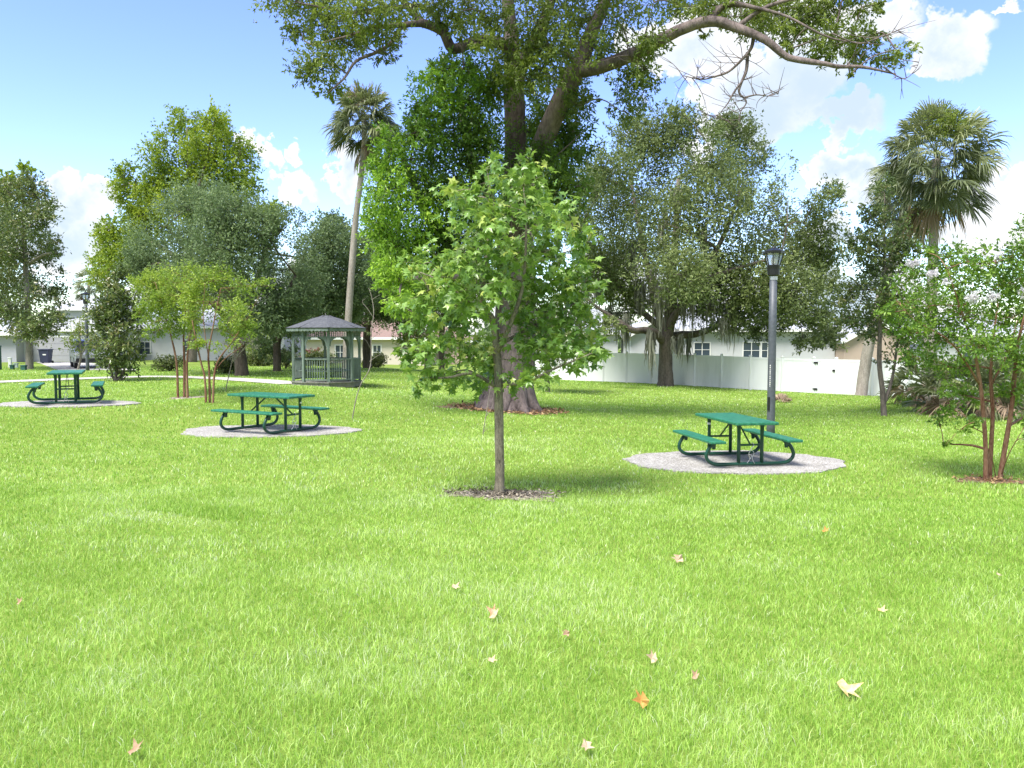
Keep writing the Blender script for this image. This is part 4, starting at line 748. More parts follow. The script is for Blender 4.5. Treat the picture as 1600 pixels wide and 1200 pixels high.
V, Fa, v, _ = crown_leaves([(tp + np.array([-.1, -.5, .75]), np.array([.5, .4, .35]))], 500, .16, .2, 'diamond', 8, .8, 0, .2); tag(mesh_np('flower_stalk', V, Fa, L_dead, rt, attr=v, origin=base), kind='stuff')
Y0 = 33.; base = GP(1455, Y0)
pth = limb([(1450, 640, 0, 13), (1452, 560, 0, 10), (1456, 450, 0, 8), (1459, 360, 0, 7), (1461, 300, 0, 6.5), (1463, 248, 0, 6)], Y0)
rt, tp = palm('large palm with a shaggy round crown, upright trunk hidden below, top right', base, pth, 1.12, 1.5, 120, 72, skirt=5, lo=-.86)
V, Fa, v, _ = crown_leaves([(tp + np.array([-.1, -1.1, .95]), np.array([.55, .4, .5]))], 1500, .16, .18, 'diamond', 8, .8, 0, .2); tag(mesh_np('flower_stalk', V, Fa, L_light, rt, attr=v, origin=base), kind='stuff')
Y0 = 40.; base = P(1345, 618, Y0)
pth = limb([(1344, 624, 0, 10.5), (1346, 614, 0, 9), (1352, 570, 0, 8.4), (1366, 500, -.2, 7.6), (1390, 420, -.4, 6.8), (1408, 350, -.6, 6.4), (1422, 300, -.8, 6)], Y0)
palm('palm with a leaning trunk that starts at the fence and runs behind the dark evergreen', base, pth, 1.05, 1.2, 70, 73, skirt=9)
Y0 = 85.; base = GP(137, Y0)
pth = limb([(137, 575, 0, 4), (137, 520, 0, 3), (138, 470, 0, 2.4), (139, 445, 0, 2.2)], Y0)
palm('distant palm standing beyond the far lamp post and the garage house', base, pth, 1.1, .9, 34, 74, skirt=8)

# palmetto shrubs
GRP = 'palmettos along the fence'
def palmetto(px, Y, label, seed, n=26, R=.8, pet=.9):
    b_ = GP(px, Y); rr = np.random.default_rng(seed); root = empty('palmetto', b_, 0, label, 'shrub', GRP); sp = []; de = []
    for i in range(n):
        t_ = i / n; el = 1.3 - 1.2 * t_ + rr.normal(0, .1); sp.append((b_ + np.array([0, 0, .35]), i * 2.4 + rr.normal(0, .2), el, pet * rr.uniform(.8, 1.2), R * rr.uniform(.8, 1.1), .45, rr.uniform(.3, .9)))
    for i in range(10): de.append((b_ + np.array([0, 0, .45]), rr.uniform(0, 2 * PI), rr.uniform(-.3, .25), pet * .7, R * .9, .75, rr.uniform(.2, 1)))
    mb, v = fronds(sp, seed); frond_mesh('frond_clump', mb, v, L_palm, root, b_)
    mb, v = fronds(de, seed + 5); frond_mesh('dead_frond', mb, v, L_dead, root, b_)['label'] = 'dry straw-coloured fronds round the base'
    m = MB(); m.tube([b_ - np.array([0, 0, .1]), b_ + np.array([0, 0, .25]), b_ + np.array([.03, 0, .5])], [.22, .2, .13], 9, jit=.1); m.build('stump', B_palm, root, origin=b_, smooth=True)
palmetto(1446, 29.5, 'leftmost palmetto shrub, green fans against the white fence', 81, 24, .8, .9)
palmetto(1508, 26, 'palmetto shrub with dry fans behind the blossoming tree, between its neighbours', 82, 30, .95, 1.05)
palmetto(1575, 25, 'rightmost palmetto shrub, tall fans behind the red stems', 83, 30, 1, 1.15)
palmetto(1640, 27, 'palmetto shrub at the very right edge of the lawn', 84, 26, 1, 1.1)
c = P(1219, 629, 34); mb, v = fronds([(c + np.array([-.1, 0, .05]), .3, .55, .12, .5, .4, .6), (c + np.array([0, 0, .05]), 2.0, .7, .1, .45, .3, .8), (c + np.array([.05, 0, .05]), 3.2, .5, .1, .5, .5, .4), (c + np.array([.05, -.1, .04]), 5.2, .5, .1, .42, .5, .7)], 90)
tag(frond_mesh('fallen_frond', mb, v, L_dead, None, c), 'dry tan palm frond lying on the lawn behind the near lamp post', 'frond')

# ---------------- hedges and shrubs
def shrub(name, label, px, Y, rx, rz, n, L, mat, seed, ry=None, cat='shrub', group=None, lump=7):
    b_ = GP(px, Y); rr = np.random.default_rng(seed); ry = ry or rx; cl = []
    for i in range(lump):
        a = rr.uniform(0, 2 * PI); q_ = rr.uniform(0, .6); cl.append((b_ + np.array([math.cos(a) * q_ * rx, math.sin(a) * q_ * ry, rz * rr.uniform(.75, 1.25)]), np.array([rx * .55, ry * .55, rz * .75])))
    V, Fa, v, tw = crown_leaves(cl, n, L, .5, per=12, spray=.4, rad_pow=.3)
    V[:, 2] = np.maximum(V[:, 2], b_[2] + .02)
    root = empty(name, b_, 0, label, cat, group)
    m = MB()
    for i in range(5):
        e = cl[i][0]; m.tube([b_ - np.array([0, 0, .05]), (b_ + e) / 2 + rr.normal(0, .04, 3), e], [.035, .025, .012], 5)
    m.build('stem', B_dark, root, origin=b_, smooth=True); mesh_np('foliage', V, Fa, mat, root, attr=v, origin=b_)
    return root
shrub('clipped_shrub', 'rounded clipped shrub before the beige house wall, right of the gazebo', 592, 56, .72, .5, 2600, .1, L_hedge, 101)
shrub('clipped_shrub', 'low wide clipped shrub in front of the beige house, behind the bare sapling', 578, 55, .95, .32, 2600, .1, L_hedge, 102, .5)
shrub('hedge', 'dark hedge behind the oak trunk, left of the gazebo', 405, 54, 1.5, .5, 5000, .11, L_hedge, 103, .6, 'hedge', lump=12)
shrub('shrub', 'dark spreading shrub at the left foot of the leaning oak trunk', 355, 43, .85, .45, 3000, .1, L_hedge, 104)
shrub('shrub', 'low green juniper-like shrub behind the left crape myrtle stems', 268, 45, .9, .42, 2600, .1, L_hedge, 105)
shrub('hedge', 'dark hedge seen through the gazebo', 500, 56, 1.4, .55, 4000, .11, L_hedge, 106, .6, 'hedge', lump=12)
shrub('shrub', 'red-leaved shrub seen through the gazebo above the hedge', 490, 60, .8, .7, 900, .12, L_redl, 107)
shrub('shrub', 'pale green loose shrub between the two oaks left of the gazebo', 408, 58, 1.3, 1.3, 3600, .13, L_light, 108)
shrub('shrub', 'leafy shrub at the foot of the forked oak', 447, 49, .55, .6, 1800, .1, L_hedge, 109)
shrub('shrub', 'low creeping green shrub at the foot of the leftmost palmetto', 1422, 29, .5, .18, 900, .08, L_craper, 110)
# far wood that closes the view behind the houses
rr = np.random.default_rng(5); cl = []
for px in range(-500, 2300, 22):
    Y = rr.uniform(105, 125); hgt = rr.uniform(2.2, 4.6); p = GP(px, Y); cl.append((p + np.array([0, 0, hgt * .6]), np.array([3., 3., hgt * .7])))
V, Fa, v, _ = crown_leaves(cl, 60000, .5, .6, per=14, spray=.45, rad_pow=.35); o = mesh_np('distant_woods', V, Fa, L_oakg, attr=v); tag(o, 'low far-off belt of green trees behind the houses', 'woods', kind='stuff')
# ------------------------------------------------------------------ picnic tables
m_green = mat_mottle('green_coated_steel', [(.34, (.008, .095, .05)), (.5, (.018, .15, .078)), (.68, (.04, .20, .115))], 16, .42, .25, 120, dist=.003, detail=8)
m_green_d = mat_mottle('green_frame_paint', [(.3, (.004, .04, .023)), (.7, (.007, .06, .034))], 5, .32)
m_steel = plain('galvanised', (.5, .5, .5), .35, .9)
m_sticker = plain('white_sticker', (.75, .75, .72), .5)
TL, TW, TH = 1.83, .76, .77
def slab(L, Wd, T, z, x0):
    """coated steel board with small perforation-like ribs along its length"""
    mb = MB(); mb.box((x0, 0, z - T / 2), (Wd, L, T)); return mb
def make_table():
    root = empty('picnic_table', (0, 0, 0)); s = MB()
    slab(TL, TW, .05, TH, 0).build('tabletop', m_green, root, bevel=.012)
    for sx in (-1, 1): slab(TL, .27, .045, .46, sx * .69).build('seat', m_green, root, bevel=.012)
    for sy in (-1, 1):
        y = sy * .64; mb = MB(); pts = []
        half = [(.62, .415), (.70, .37), (.765, .28), (.795, .19), (.77, .115), (.70, .06), (.60, .035), (.45, .032), (0, .032)]
        line = half + [(-a, b) for a, b in half[::-1][1:]]
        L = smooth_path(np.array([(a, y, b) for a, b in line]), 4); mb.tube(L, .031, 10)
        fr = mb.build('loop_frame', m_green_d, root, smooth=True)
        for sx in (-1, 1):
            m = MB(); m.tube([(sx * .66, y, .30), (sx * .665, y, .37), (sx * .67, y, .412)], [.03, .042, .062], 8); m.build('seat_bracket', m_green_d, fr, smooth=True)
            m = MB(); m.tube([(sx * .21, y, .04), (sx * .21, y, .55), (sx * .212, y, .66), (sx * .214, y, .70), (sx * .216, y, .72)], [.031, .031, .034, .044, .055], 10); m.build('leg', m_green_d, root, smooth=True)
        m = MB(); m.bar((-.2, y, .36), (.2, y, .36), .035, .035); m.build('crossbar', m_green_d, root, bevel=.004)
        m = MB(); m.bar((0, y, .36), (0, sy * .12, .715), .012, .032); m.build('brace', m_green_d, root)
    # steel cable that chains the table to its pad
    m = MB(); y = -.64
    L = smooth_path(np.array([(.02, y, .40), (.05, y - .035, .36), (.0, y - .04, .30), (-.04, y - .03, .20), (-.02, y - .03, .12), (-.07, y - .02, .04)]), 5); m.tube(L, .007, 5)
    L = smooth_path(np.array([(.0, y - .04, .29), (.05, y - .04, .22), (.02, y - .04, .13), (.06, y - .05, .04)]), 5); m.tube(L, .006, 5)
    L = smooth_path(np.array([(-.04, y - .03, .2), (.01, y - .04, .18), (-.03, y - .035, .10)]), 5); m.tube(L, .006, 5)
    m.build('security_chain', m_steel, root, smooth=True)
    return root
def children(o): return [c for c in bpy.data.objects if c.parent == o]
def copy_tree(o, parent=None):
    c = o.copy(); COL.objects.link(c); c.parent = parent
    for ch in children(o): copy_tree(ch, c)
    return c
tb = make_table()
TL_ = ['green picnic table on the gravelly pad beside the near lamp post', 'green picnic table in mid lawn, in front of the gazebo and crape myrtles', 'green picnic table seen end-on at the far left, near the footpath']
ROT = [.16, 1.045, .44]
tables = [tb, copy_tree(tb), copy_tree(tb)]
for o, c, r, lb in zip(tables, padc, ROT, TL_):
    o.location = (float(c[0]), float(c[1]), gz(c[0], c[1]) + .036); o.rotation_euler = (0, 0, r); tag(o, lb, 'picnic table', 'green picnic tables')
for o, (x, y) in ((tables[0], (-.214, .64)), (tables[1], (.214, -.64))):
    m = MB(); m.tube([(x, y, .58), (x, y, .62)], .0345, 10); m.build('sticker', m_sticker, o, smooth=True)

# ------------------------------------------------------------------ lamp posts
m_post = mat_mottle('post_grey_blue', [(.3, (.055, .063, .075)), (.7, (.09, .1, .115))], 14, .5, .15, 70, dist=.003)
m_black = plain('black_enamel', (.008, .008, .009), .4)
m_lens, t, b, o_ = newmat('lantern_lens'); b.inputs['Base Color'].default_value = (.85, .86, .84, 1); b.inputs['Roughness'].default_value = .25
b.inputs['Transmission Weight'].default_value = .75; b.inputs['IOR'].default_value = 1.15
m_bulb = plain('lamp_globe', (.75, .75, .72), .3)
LH = 4.28
def make_lamp():
    root = empty('lamp_post', (0, 0, 0))
    m = MB(); m.tube([(0, 0, -.1), (0, 0, .3), (0, 0, 2.5), (0, 0, LH - .72)], [.098, .092, .086, .08], 16); m.build('pole', m_post, root, smooth=True)
    m = MB(); m.lathe([(.085, 0), (.085, .10), (.05, .11)], 16, (0, 0, LH - .72)); m.build('collar', m_steel, root)
    m = MB(); m.lathe([(.05, 0), (.085, .02), (.13, .05), (.135, .18), (.145, .26)], 20, (0, 0, LH - .66)); m.build('socket_housing', m_black, root)
    z0, z1, r0, r1 = LH - .40, LH - .13, .135, .205
    ln = empty('lantern', (0, 0, 0)); ln.parent = root
    m = MB()
    for i in range(8):
        a = i * PI / 4 + PI / 8; p = np.array([math.cos(a), math.sin(a), 0]); m.bar(p * r0 + np.array([0, 0, z0]), p * r1 + np.array([0, 0, z1]), .018, .018)
    m.lathe([(r0 - .02, z0 - .015), (r0 + .012, z0 - .015), (r0 + .012, z0 + .012), (r0 - .02, z0 + .012)], 8, rot=PI / 8)
    m.build('cage', m_black, ln)
    m = MB(); m.lathe([(r0 - .012, z0), (r1 - .014, z1)], 8, rot=PI / 8); m.build('glass', m_lens, ln)
    m = MB(); m.lathe([(.03, z0 + .01), (.045, z0 + .06), (.055, z0 + .12), (.035, z0 + .18), (.01, z0 + .2)], 12); m.build('bulb', m_bulb, ln, smooth=True)
    m = MB(); m.lathe([(.19, z1), (.238, z1), (.242, z1 + .05), (.235, z1 + .056), (.06, z1 + .12), (.045, z1 + .135)], 8, rot=PI / 8); m.build('roof', m_black, ln)
    m = MB(); m.lathe([(.04, z1 + .13), (.03, z1 + .15), (.012, z1 + .165), (.014, z1 + .19), (.003, z1 + .2)], 10); m.build('finial', m_black, ln)
    return root
lamp = make_lamp(); lamp2 = copy_tree(lamp)
c = P(1204, 684, 18.5); lamp.location = (*[float(q_) for q_ in c[:2]], gz(c[0], c[1])); tag(lamp, 'tall grey-blue lamp post with black lantern behind the nearest picnic table', 'lamp post', 'lamp posts in the park')
c = P(137, 579, 45); lamp2.location = (*[float(q_) for q_ in c[:2]], gz(c[0], c[1])); tag(lamp2, 'far lamp post with black lantern, left, in front of the driveway', 'lamp post', 'lamp posts in the park')
m = MB()
for i in range(12): m.box((-.058, -.0735, 1.18 + .042 * i), (.018 if i % 3 else .012, .006, .026), rz=-.67)
m.build('pole_decal', m_sticker, lamp)
m = MB(); m.box((-.077, -.062, .78), (.05, .022, .3), rz=-.9); m.build('handhole_cover', m_black, lamp)

# ------------------------------------------------------------------ gazebo
m_gw = mat_mottle('gazebo_green_paint', [(.3, (.085, .12, .095)), (.55, (.14, .185, .155)), (.75, (.22, .26, .23))], 7, .65, .2, 40, dist=.004, stretch=(1, 1, .3))
m_gd = mat_mottle('gazebo_deck_wood', [(.3, (.10, .105, .085)), (.7, (.21, .21, .175))], 6, .85, .3, 40, dist=.005)
m_shing, t, b, o_ = newmat('slate_shingle')
tcn = t.nodes.new('ShaderNodeTexCoord'); wv = t.nodes.new('ShaderNodeTexWave'); wv.bands_direction = 'Z'; wv.inputs['Scale'].default_value = 7; wv.wave_profile = 'SAW'; t.links.new(tcn.outputs['Object'], wv.inputs[0])
nn = noise(t, 9, 4, .7); nn2 = noise(t, 45, 2, .5)
t.links.new(ramp(t, M('ADD', M('MULTIPLY', nn, .6, tree=t), M('MULTIPLY', nn2, .4, tree=t), tree=t), [(.3, (.04, .042, .05)), (.5, (.075, .08, .092)), (.7, (.14, .145, .16))]), b.inputs['Base Color'])
b.inputs['Roughness'].default_value = .9; bump(t, b, wv.outputs['Fac'], .6, .03)
gc_ = P(511, 602, 32.2); gc_[2] = gz(gc_[0], gc_[1]) - .02
gzb = empty('gazebo', gc_, math.atan2(gc_[1], gc_[0]) + PI + .05, 'weathered green octagonal gazebo with grey shingled roof, at the end of the footpath', 'gazebo')
R8 = 1.32
def oc(r, i, z): a = i * PI / 4; return np.array([r * math.cos(a), r * math.sin(a), z])
m = MB(); m.lathe([(R8 + .02, .0), (R8 + .02, .17), (R8 + .05, .17), (R8 + .05, .215)], 8); m.build('deck', m_gd, gzb, bevel=.006)
for i in range(8):
    p0 = oc(R8 - .05, i, .215); m = MB(); a = i * PI / 4
    m.box((p0[0], p0[1], .215 + 1.0), (.1, .1, 2.0), rz=a); m.build('post', m_gw, gzb, bevel=.006)
ent = 6                                            # the side left open as the entrance
for i in range(8):
    A, Bp = oc(R8 - .05, i, 0), oc(R8 - .05, i + 1, 0); d = (Bp - A) / np.linalg.norm(Bp - A); A2, B2 = A + d * .05, Bp - d * .05; U = np.array([0, 0, 1.])
    if i != ent:
        m = MB(); m.bar(A2 + U * 1.09, B2 + U * 1.09, .07, .045); m.bar(A2 + U * .30, B2 + U * .30, .05, .045)
        for k in range(1, 9):
            q_ = A2 + (B2 - A2) * k / 9; m.box((q_[0], q_[1], .695), (.03, .03, .745), rz=i * PI / 4)
        m.build('railing', m_gw, gzb, bevel=.003)
    m = MB(); m.bar(A2 + U * 1.93, B2 + U * 1.93, .05, .04); m.bar(A2 + U * 2.19, B2 + U * 2.19, .06, .06)
    for k in range(1, 11):
        q_ = A2 + (B2 - A2) * k / 11; m.lathe([(.012, 1.95), (.018, 1.99), (.01, 2.03), (.02, 2.07), (.01, 2.12), (.014, 2.16)], 6, (q_[0], q_[1], 0))
    fz = m.build('frieze', m_gw, gzb)
    for (E, sg) in ((A2, 1), (B2, -1)):
        m = MB(); o2 = [(0, 0), (.26, 0), (.25, -.035), (.19, -.05), (.12, -.09), (.075, -.16), (.05, -.26), (.035, -.33), (0, -.33)]; V = []
        nrm = np.cross(d, U)
        for tt_ in (-.018, .018):
            for (a_, z_) in o2: V.append(E + d * sg * a_ + U * (1.91 + z_) + nrm * tt_)
        n_ = len(o2); m.add(V, [tuple(range(n_))[::-1], tuple(range(n_, 2 * n_))] + [(k, (k + 1) % n_, n_ + (k + 1) % n_, n_ + k) for k in range(n_)])
        m.build('corner_bracket', m_gw, gzb)
    # scalloped fascia board
    A, Bp = oc(1.50, i, 0), oc(1.50, i + 1, 0); d = (Bp - A); nrm = np.cross(d / np.linalg.norm(d), U); V = []; ns = 40
    for tt_ in (0, .022):
        for k in range(ns + 1):
            f = k / ns; p = A + d * f + nrm * tt_; s_ = abs(math.sin(f * PI * 8)); V += [p + U * 2.275, p + U * (2.175 - .035 * s_)]
    o1 = 2 * (ns + 1); fs = []
    for k in range(ns):
        a_ = 2 * k; fs += [(a_, a_ + 1, a_ + 3, a_ + 2), (o1 + a_, o1 + a_ + 2, o1 + a_ + 3, o1 + a_ + 1), (a_ + 1, o1 + a_ + 1, o1 + a_ + 3, a_ + 3)]
    m = MB(); m.add(V, fs); m.build('fascia', m_gw, gzb)
m = MB(); m.lathe([(1.54, 2.255), (1.555, 2.285), (1.0, 2.49), (.5, 2.665), (.2, 2.745), (.04, 2.765)], 8); rf = m.build('roof', m_shing, gzb)
m = MB()
for i in range(8): m.bar(oc(1.555, i, 2.287), oc(.16, i, 2.762), .13, .018)
m.build('ridge_cap', m_shing, rf)
for i in range(8):
    if i != ent:
        A, Bp = oc(R8 - .28, i, 0), oc(R8 - .28, i + 1, 0); m = MB(); m.bar(A + U * .62, Bp + U * .62, .3, .035); m.build('bench', m_gw, gzb)

# ------------------------------------------------------------------ white vinyl fence
m_vinyl = mat_mottle('white_vinyl', [(.28, (.60, .625, .62)), (.5, (.70, .725, .725)), (.8, (.73, .75, .755))], 1.6, .45, .05, 20, stretch=(1, 1, .2), detail=6)
fpx = [832, 862, 877 + 15, 909 + 5, 943, 979, 1016, 1050, 1085, 1127, 1172, 1222, 1271, 1306, 1362, 1420, 1484, 1552, 1630, 1715]
A_, B_ = P(862, 593, 52.9), P(1340, 618, 41.1); dr_ = (B_ - A_)[:2]
def fence_at(px):
    ray = cray(px, 600)[:2]; M_ = np.array([[ray[0], -dr_[0]], [ray[1], -dr_[1]]]); s_ = np.linalg.solve(M_, A_[:2]); q_ = ray * s_[0]
    return np.array([q_[0], q_[1], gz(q_[0], q_[1])])
fp = [fence_at(x) for x in fpx]; fb = fp[5]
fence = empty('fence', fb, 0, 'long white vinyl privacy fence with two gates, behind the moss-hung oak', 'fence')
FH = 1.82
for i, p in enumerate(fp):
    q_ = p - fb; m = MB(); m.box((q_[0], q_[1], q_[2] + (FH + .07) / 2 - .05), (.127, .127, FH + .07)); po = m.build('post', m_vinyl, fence, bevel=.006)
    m = MB(); z = q_[2] + FH - .015 + .035; V = [(q_[0] + a_ * .075, q_[1] + b_ * .075, z) for a_, b_ in ((-1, -1), (1, -1), (1, 1), (-1, 1))] + [(q_[0] + a_ * .075, q_[1] + b_ * .075, z + .03) for a_, b_ in ((-1, -1), (1, -1), (1, 1), (-1, 1))] + [(q_[0], q_[1], z + .085)]
    m.add(V, [(3, 2, 1, 0), (0, 1, 5, 4), (1, 2, 6, 5), (2, 3, 7, 6), (3, 0, 4, 7), (4, 5, 8), (5, 6, 8), (6, 7, 8), (7, 4, 8)]); m.build('post_cap', m_vinyl, po)
for i in range(len(fp) - 1):
    a_, b_ = fp[i] - fb, fp[i + 1] - fb; d = b_ - a_; L_ = np.linalg.norm(d[:2]); u_ = d / L_; gate = fpx[i] in (1016, 1271)
    ins = .075 if not gate else .12; p0, p1 = a_ + u_ * ins, b_ - u_ * ins; U = np.array([0, 0, 1.]); m = MB()
    m.bar(p0 + U * (FH - .09), p1 + U * (FH - .09), .05, .12); m.bar(p0 + U * .10, p1 + U * .10, .05, .14)
    nb = max(4, int(np.linalg.norm(p1 - p0) / .17)); nrm = np.cross(u_, U)
    for k in range(nb):
        q0, q1 = p0 + (p1 - p0) * (k + .008) / nb, p0 + (p1 - p0) * (k + .992) / nb
        m.bar(q0 + U * (FH / 2), q1 + U * (FH / 2), .026, FH - .3)
    m.bar(p0 + U * (FH / 2), p1 + U * (FH / 2), .02, FH - .32)
    if gate:
        for q_ in (p0, p1): m.bar(q_ + U * .03, q_ + U * (FH - .03), .058, .09)
        gt = m.build('gate', m_vinyl, fence)
        hp, lp = (p0, p1) if fpx[i] == 1271 else (p1, p0)
        for z in (.24, FH - .22):
            h_ = MB(); h_.bar(hp - u_ * .16 + U * z - nrm * -.05, hp + u_ * .10 + U * z - nrm * -.05, .05, .09); h_.build('hinge', m_black, gt)
        h_ = MB(); h_.bar(lp - u_ * .05 + U * 1.22 + nrm * .05, lp + u_ * .08 + U * 1.22 + nrm * .05, .06, .1); h_.build('latch', m_black, gt)
    else: m.build('panel', m_vinyl, fence)
# ------------------------------------------------------------------ houses
m_glass = plain('window_glass', (.05, .07, .09), .08); m_frame = plain('white_trim', (.78, .78, .76), .5)
def stucco(name, c): return mat_mottle(name, [(.3, tuple(q * .93 for q in c)), (.7, c)], 2, .9, .15, 80, dist=.004)
def shingle(name, c):
    m, t, b, o = newmat(name); tcn = t.nodes.new('ShaderNodeTexCoord'); br = t.nodes.new('ShaderNodeTexBrick'); t.links.new(tcn.outputs['UV'], br.inputs[0])
    n_ = noise(t, 5, 5, .7); n2 = noise(t, 30, 2, .6)
    t.links.new(ramp(t, M('ADD', M('MULTIPLY', n_, .5, tree=t), M('MULTIPLY', n2, .5, tree=t), tree=t), [(.3, tuple(q * .75 for q in c)), (.7, tuple(min(1, q * 1.2) for q in c))]), b.inputs['Base Color'])
    wv = t.nodes.new('ShaderNodeTexWave'); wv.bands_direction = 'Z'; wv.wave_profile = 'SAW'; wv.inputs['Scale'].default_value = 2.2; t.links.new(tcn.outputs['Object'], wv.inputs[0])
    b.inputs['Roughness'].default_value = .9; bump(t, b, wv.outputs['Fac'], .5, .05); return m
def house(label, loc, rz, Wd, D, H, wall, roofm, roof='hip', rh=2., oh=.45, wins=(), garage=None, ridge_axis='x'):
    """local: front face at y=0 looking to -y, body towards +y; x centred"""
    root = empty('house', loc, rz, label, 'house'); m = MB(); m.box((0, D / 2, H / 2 - .3), (Wd, D, H + .6))
    if roof == 'gable_front': m.prism([(-Wd / 2, H), (Wd / 2, H), (0, H + rh * .93)], .004, D - .004, 'y')
    if roof == 'gable_side': m.prism([(0, H), (D, H), (D / 2, H + rh * .93)], -Wd / 2 + .004, Wd / 2 - .004, 'x')
    w = m.build('wall', wall, root)
    x, y0, y1 = Wd / 2 + oh, -oh, D + oh; e = .16; m = MB()
    if roof == 'hip':
        k = min(x, (y1 - y0) / 2); yc = (y0 + y1) / 2
        if x >= (y1 - y0) / 2: r0, r1 = (-(x - k), yc), (x - k, yc)
        else: r0, r1 = (0, y0 + x), (0, y1 - x)
        V = [(-x, y0, H), (x, y0, H), (x, y1, H), (-x, y1, H), (-x, y0, H + e), (x, y0, H + e), (x, y1, H + e), (-x, y1, H + e), (*r0, H + e + rh), (*r1, H + e + rh)]
        fs = [(3, 2, 1, 0), (0, 1, 5, 4), (1, 2, 6, 5), (2, 3, 7, 6), (3, 0, 4, 7)]
        fs += [(4, 5, 9, 8), (5, 6, 9), (6, 7, 8, 9), (7, 4, 8)] if x >= (y1 - y0) / 2 else [(4, 5, 8), (5, 6, 9, 8), (6, 7, 9), (7, 4, 8, 9)]
        m.add(V, fs)
    elif roof == 'gable_front':
        s_ = rh / (Wd / 2); dz = oh * s_
        m.prism([(-x, H - dz), (0, H + rh), (x, H - dz), (x, H - dz + e), (0, H + rh + e), (-x, H - dz + e)], y0, y1, 'y')
    else:
        s_ = rh / (D / 2); dz = oh * s_
        m.prism([(y0, H - dz), (D / 2, H + rh), (y1, H - dz), (y1, H - dz + e), (D / 2, H + rh + e), (y0, H - dz + e)], -x, x, 'x')
    rf = m.build('roof', roofm, root)
    m = MB()
    if roof == 'hip':
        m.box((0, y0 - .012, H + .06), (2 * x + .05, .03, .2)); m.box((-x - .012, (y0 + y1) / 2, H + .06), (.03, y1 - y0, .2)); m.box((x + .012, (y0 + y1) / 2, H + .06), (.03, y1 - y0, .2))
    elif roof == 'gable_front':
        for sg in (-1, 1): m.bar((sg * x, y0 - .012, H - dz + .05), (0, y0 - .012, H + rh + .05), .03, .22)
    else: m.box((0, y0 - .012, H - dz + .05), (2 * x, .03, .2))
    m.build('fascia', m_frame, root)
    for (cx, cz, ww, wh) in wins:
        m = MB()
        m.box((cx, -.02, cz + wh / 2 + .03), (ww + .16, .07, .07)); m.box((cx, -.03, cz - wh / 2 - .03), (ww + .2, .1, .07))
        for sg in (-1, 1): m.box((cx + sg * (ww / 2 + .035), -.02, cz), (.07, .07, wh - .004))
        m.box((cx, -.02, cz), (.05, .05, wh - .004)); m.box((cx - ww / 4 - .0125, -.02, cz), (ww / 2 - .03, .04, .035)); m.box((cx + ww / 4 + .0125, -.02, cz), (ww / 2 - .03, .04, .035))
        wf = m.build('window', m_frame, root)
        m = MB(); m.box((cx, .0, cz), (ww - .004, .02, wh - .004)); m.build('pane', m_glass, wf)
    if garage:
        gx0, gw, gh_, gm = garage; m = MB()
        for k in range(4): m.box((gx0, -.025, gh_ * (k + .5) / 4), (gw, .05, gh_ / 4 - .02))
        m.box((gx0, -.008, gh_ / 2), (gw - .02, .03, gh_ - .02)); dr = m.build('garage_door', gm, root)
        m = MB(); m.box((gx0, -.03, gh_ + .06), (gw + .26, .07, .12))
        for sg in (-1, 1): m.box((gx0 + sg * (gw / 2 + .065), -.03, gh_ / 2), (.12, .07, gh_ - .004))
        m.build('door_trim', m_frame, root)
    return root
W_white = stucco('stucco_white', (.54, .55, .57)); W_lilac = stucco('stucco_lilac_grey', (.40, .40, .45)); W_beige = stucco('stucco_cream', (.62, .56, .47)); W_tan = stucco('stucco_tan', (.46, .36, .30))
R_grey = shingle('shingle_grey', (.33, .34, .36)); R_pink = shingle('shingle_pink_brown', (.22, .15, .13)); R_pale = shingle('shingle_pale', (.33, .35, .39))
m_gar = mat_mottle('garage_door_paint', [(.3, (.30, .295, .33)), (.7, (.36, .355, .385))], 2, .5)
def hx(px0, px1, Y): a_, b_ = GP(px0, Y), GP(px1, Y); return (a_ + b_) / 2, b_[0] - a_[0]
c, wd = hx(-120, 27, 62); house('low lilac-grey house wing with pale roof at the left edge', c, 0, wd, 7, 2.05, W_lilac, R_pale, 'hip', 1.3, .5)
c, wd = hx(28, 172, 63); house('house with a wide grey garage door behind the far lamp post', c, 0, wd, 8, 2.35, W_white, R_grey, 'hip', 1.0, .2, garage=(-(wd / 2) + (88 - 28) * 63 / F, 3.35, 1.86, m_gar))
c, wd = hx(90, 170, 75); house('pale two-storey house part with a low hip roof rising behind the garage', c, 0, wd, 8, 4.4, W_white, R_pale, 'hip', 1.1, .5, wins=[(-1, 3.3, .9, .9)])
c, wd = hx(205, 445, 68); house('bright white house behind the crape myrtles and the leaning oak', c, 0, wd, 9, 2.7, W_white, R_pale, 'hip', 1.7, .5, wins=[(-(wd / 2) + (228 - 205) * 68 / F, 1.05, .85, 1.0), (-(wd / 2) + (300 - 205) * 68 / F, 1.2, 1.2, 1.0), (-(wd / 2) + (400 - 205) * 68 / F, 1.2, 1.2, 1.0)])
c, wd = hx(478, 668, 66); house('cream house with pinkish brown shingled roof, right of the gazebo', c, -.05, wd, 9, 2.0, W_beige, R_pink, 'hip', 2.0, .4, wins=[(-(wd / 2) + (532 - 478) * 66 / F, .95, .75, 1.1), (-(wd / 2) + (590 - 478) * 66 / F, .95, .6, 1.1)])
c, wd = hx(655, 735, 71); house('small beige house end with brown roof beyond the cream house', c, 0, wd, 8, 1.9, W_tan, R_pink, 'hip', 1.2, .4)
c, wd = hx(985, 1300, 60); house('long white house behind the vinyl fence and the moss-hung oak', c, -.06, wd, 9, 3.35, W_white, R_pale, 'hip', 1.9, .5, wins=[(-(wd / 2) + (1097 - 985) * 60 / F, 2.0, 1.1, 1.0), (-(wd / 2) + (1173 - 985) * 60 / F, 1.95, 1.15, 1.15), (-(wd / 2) + (1198 - 985) * 60 / F, 1.95, .85, 1.15)])
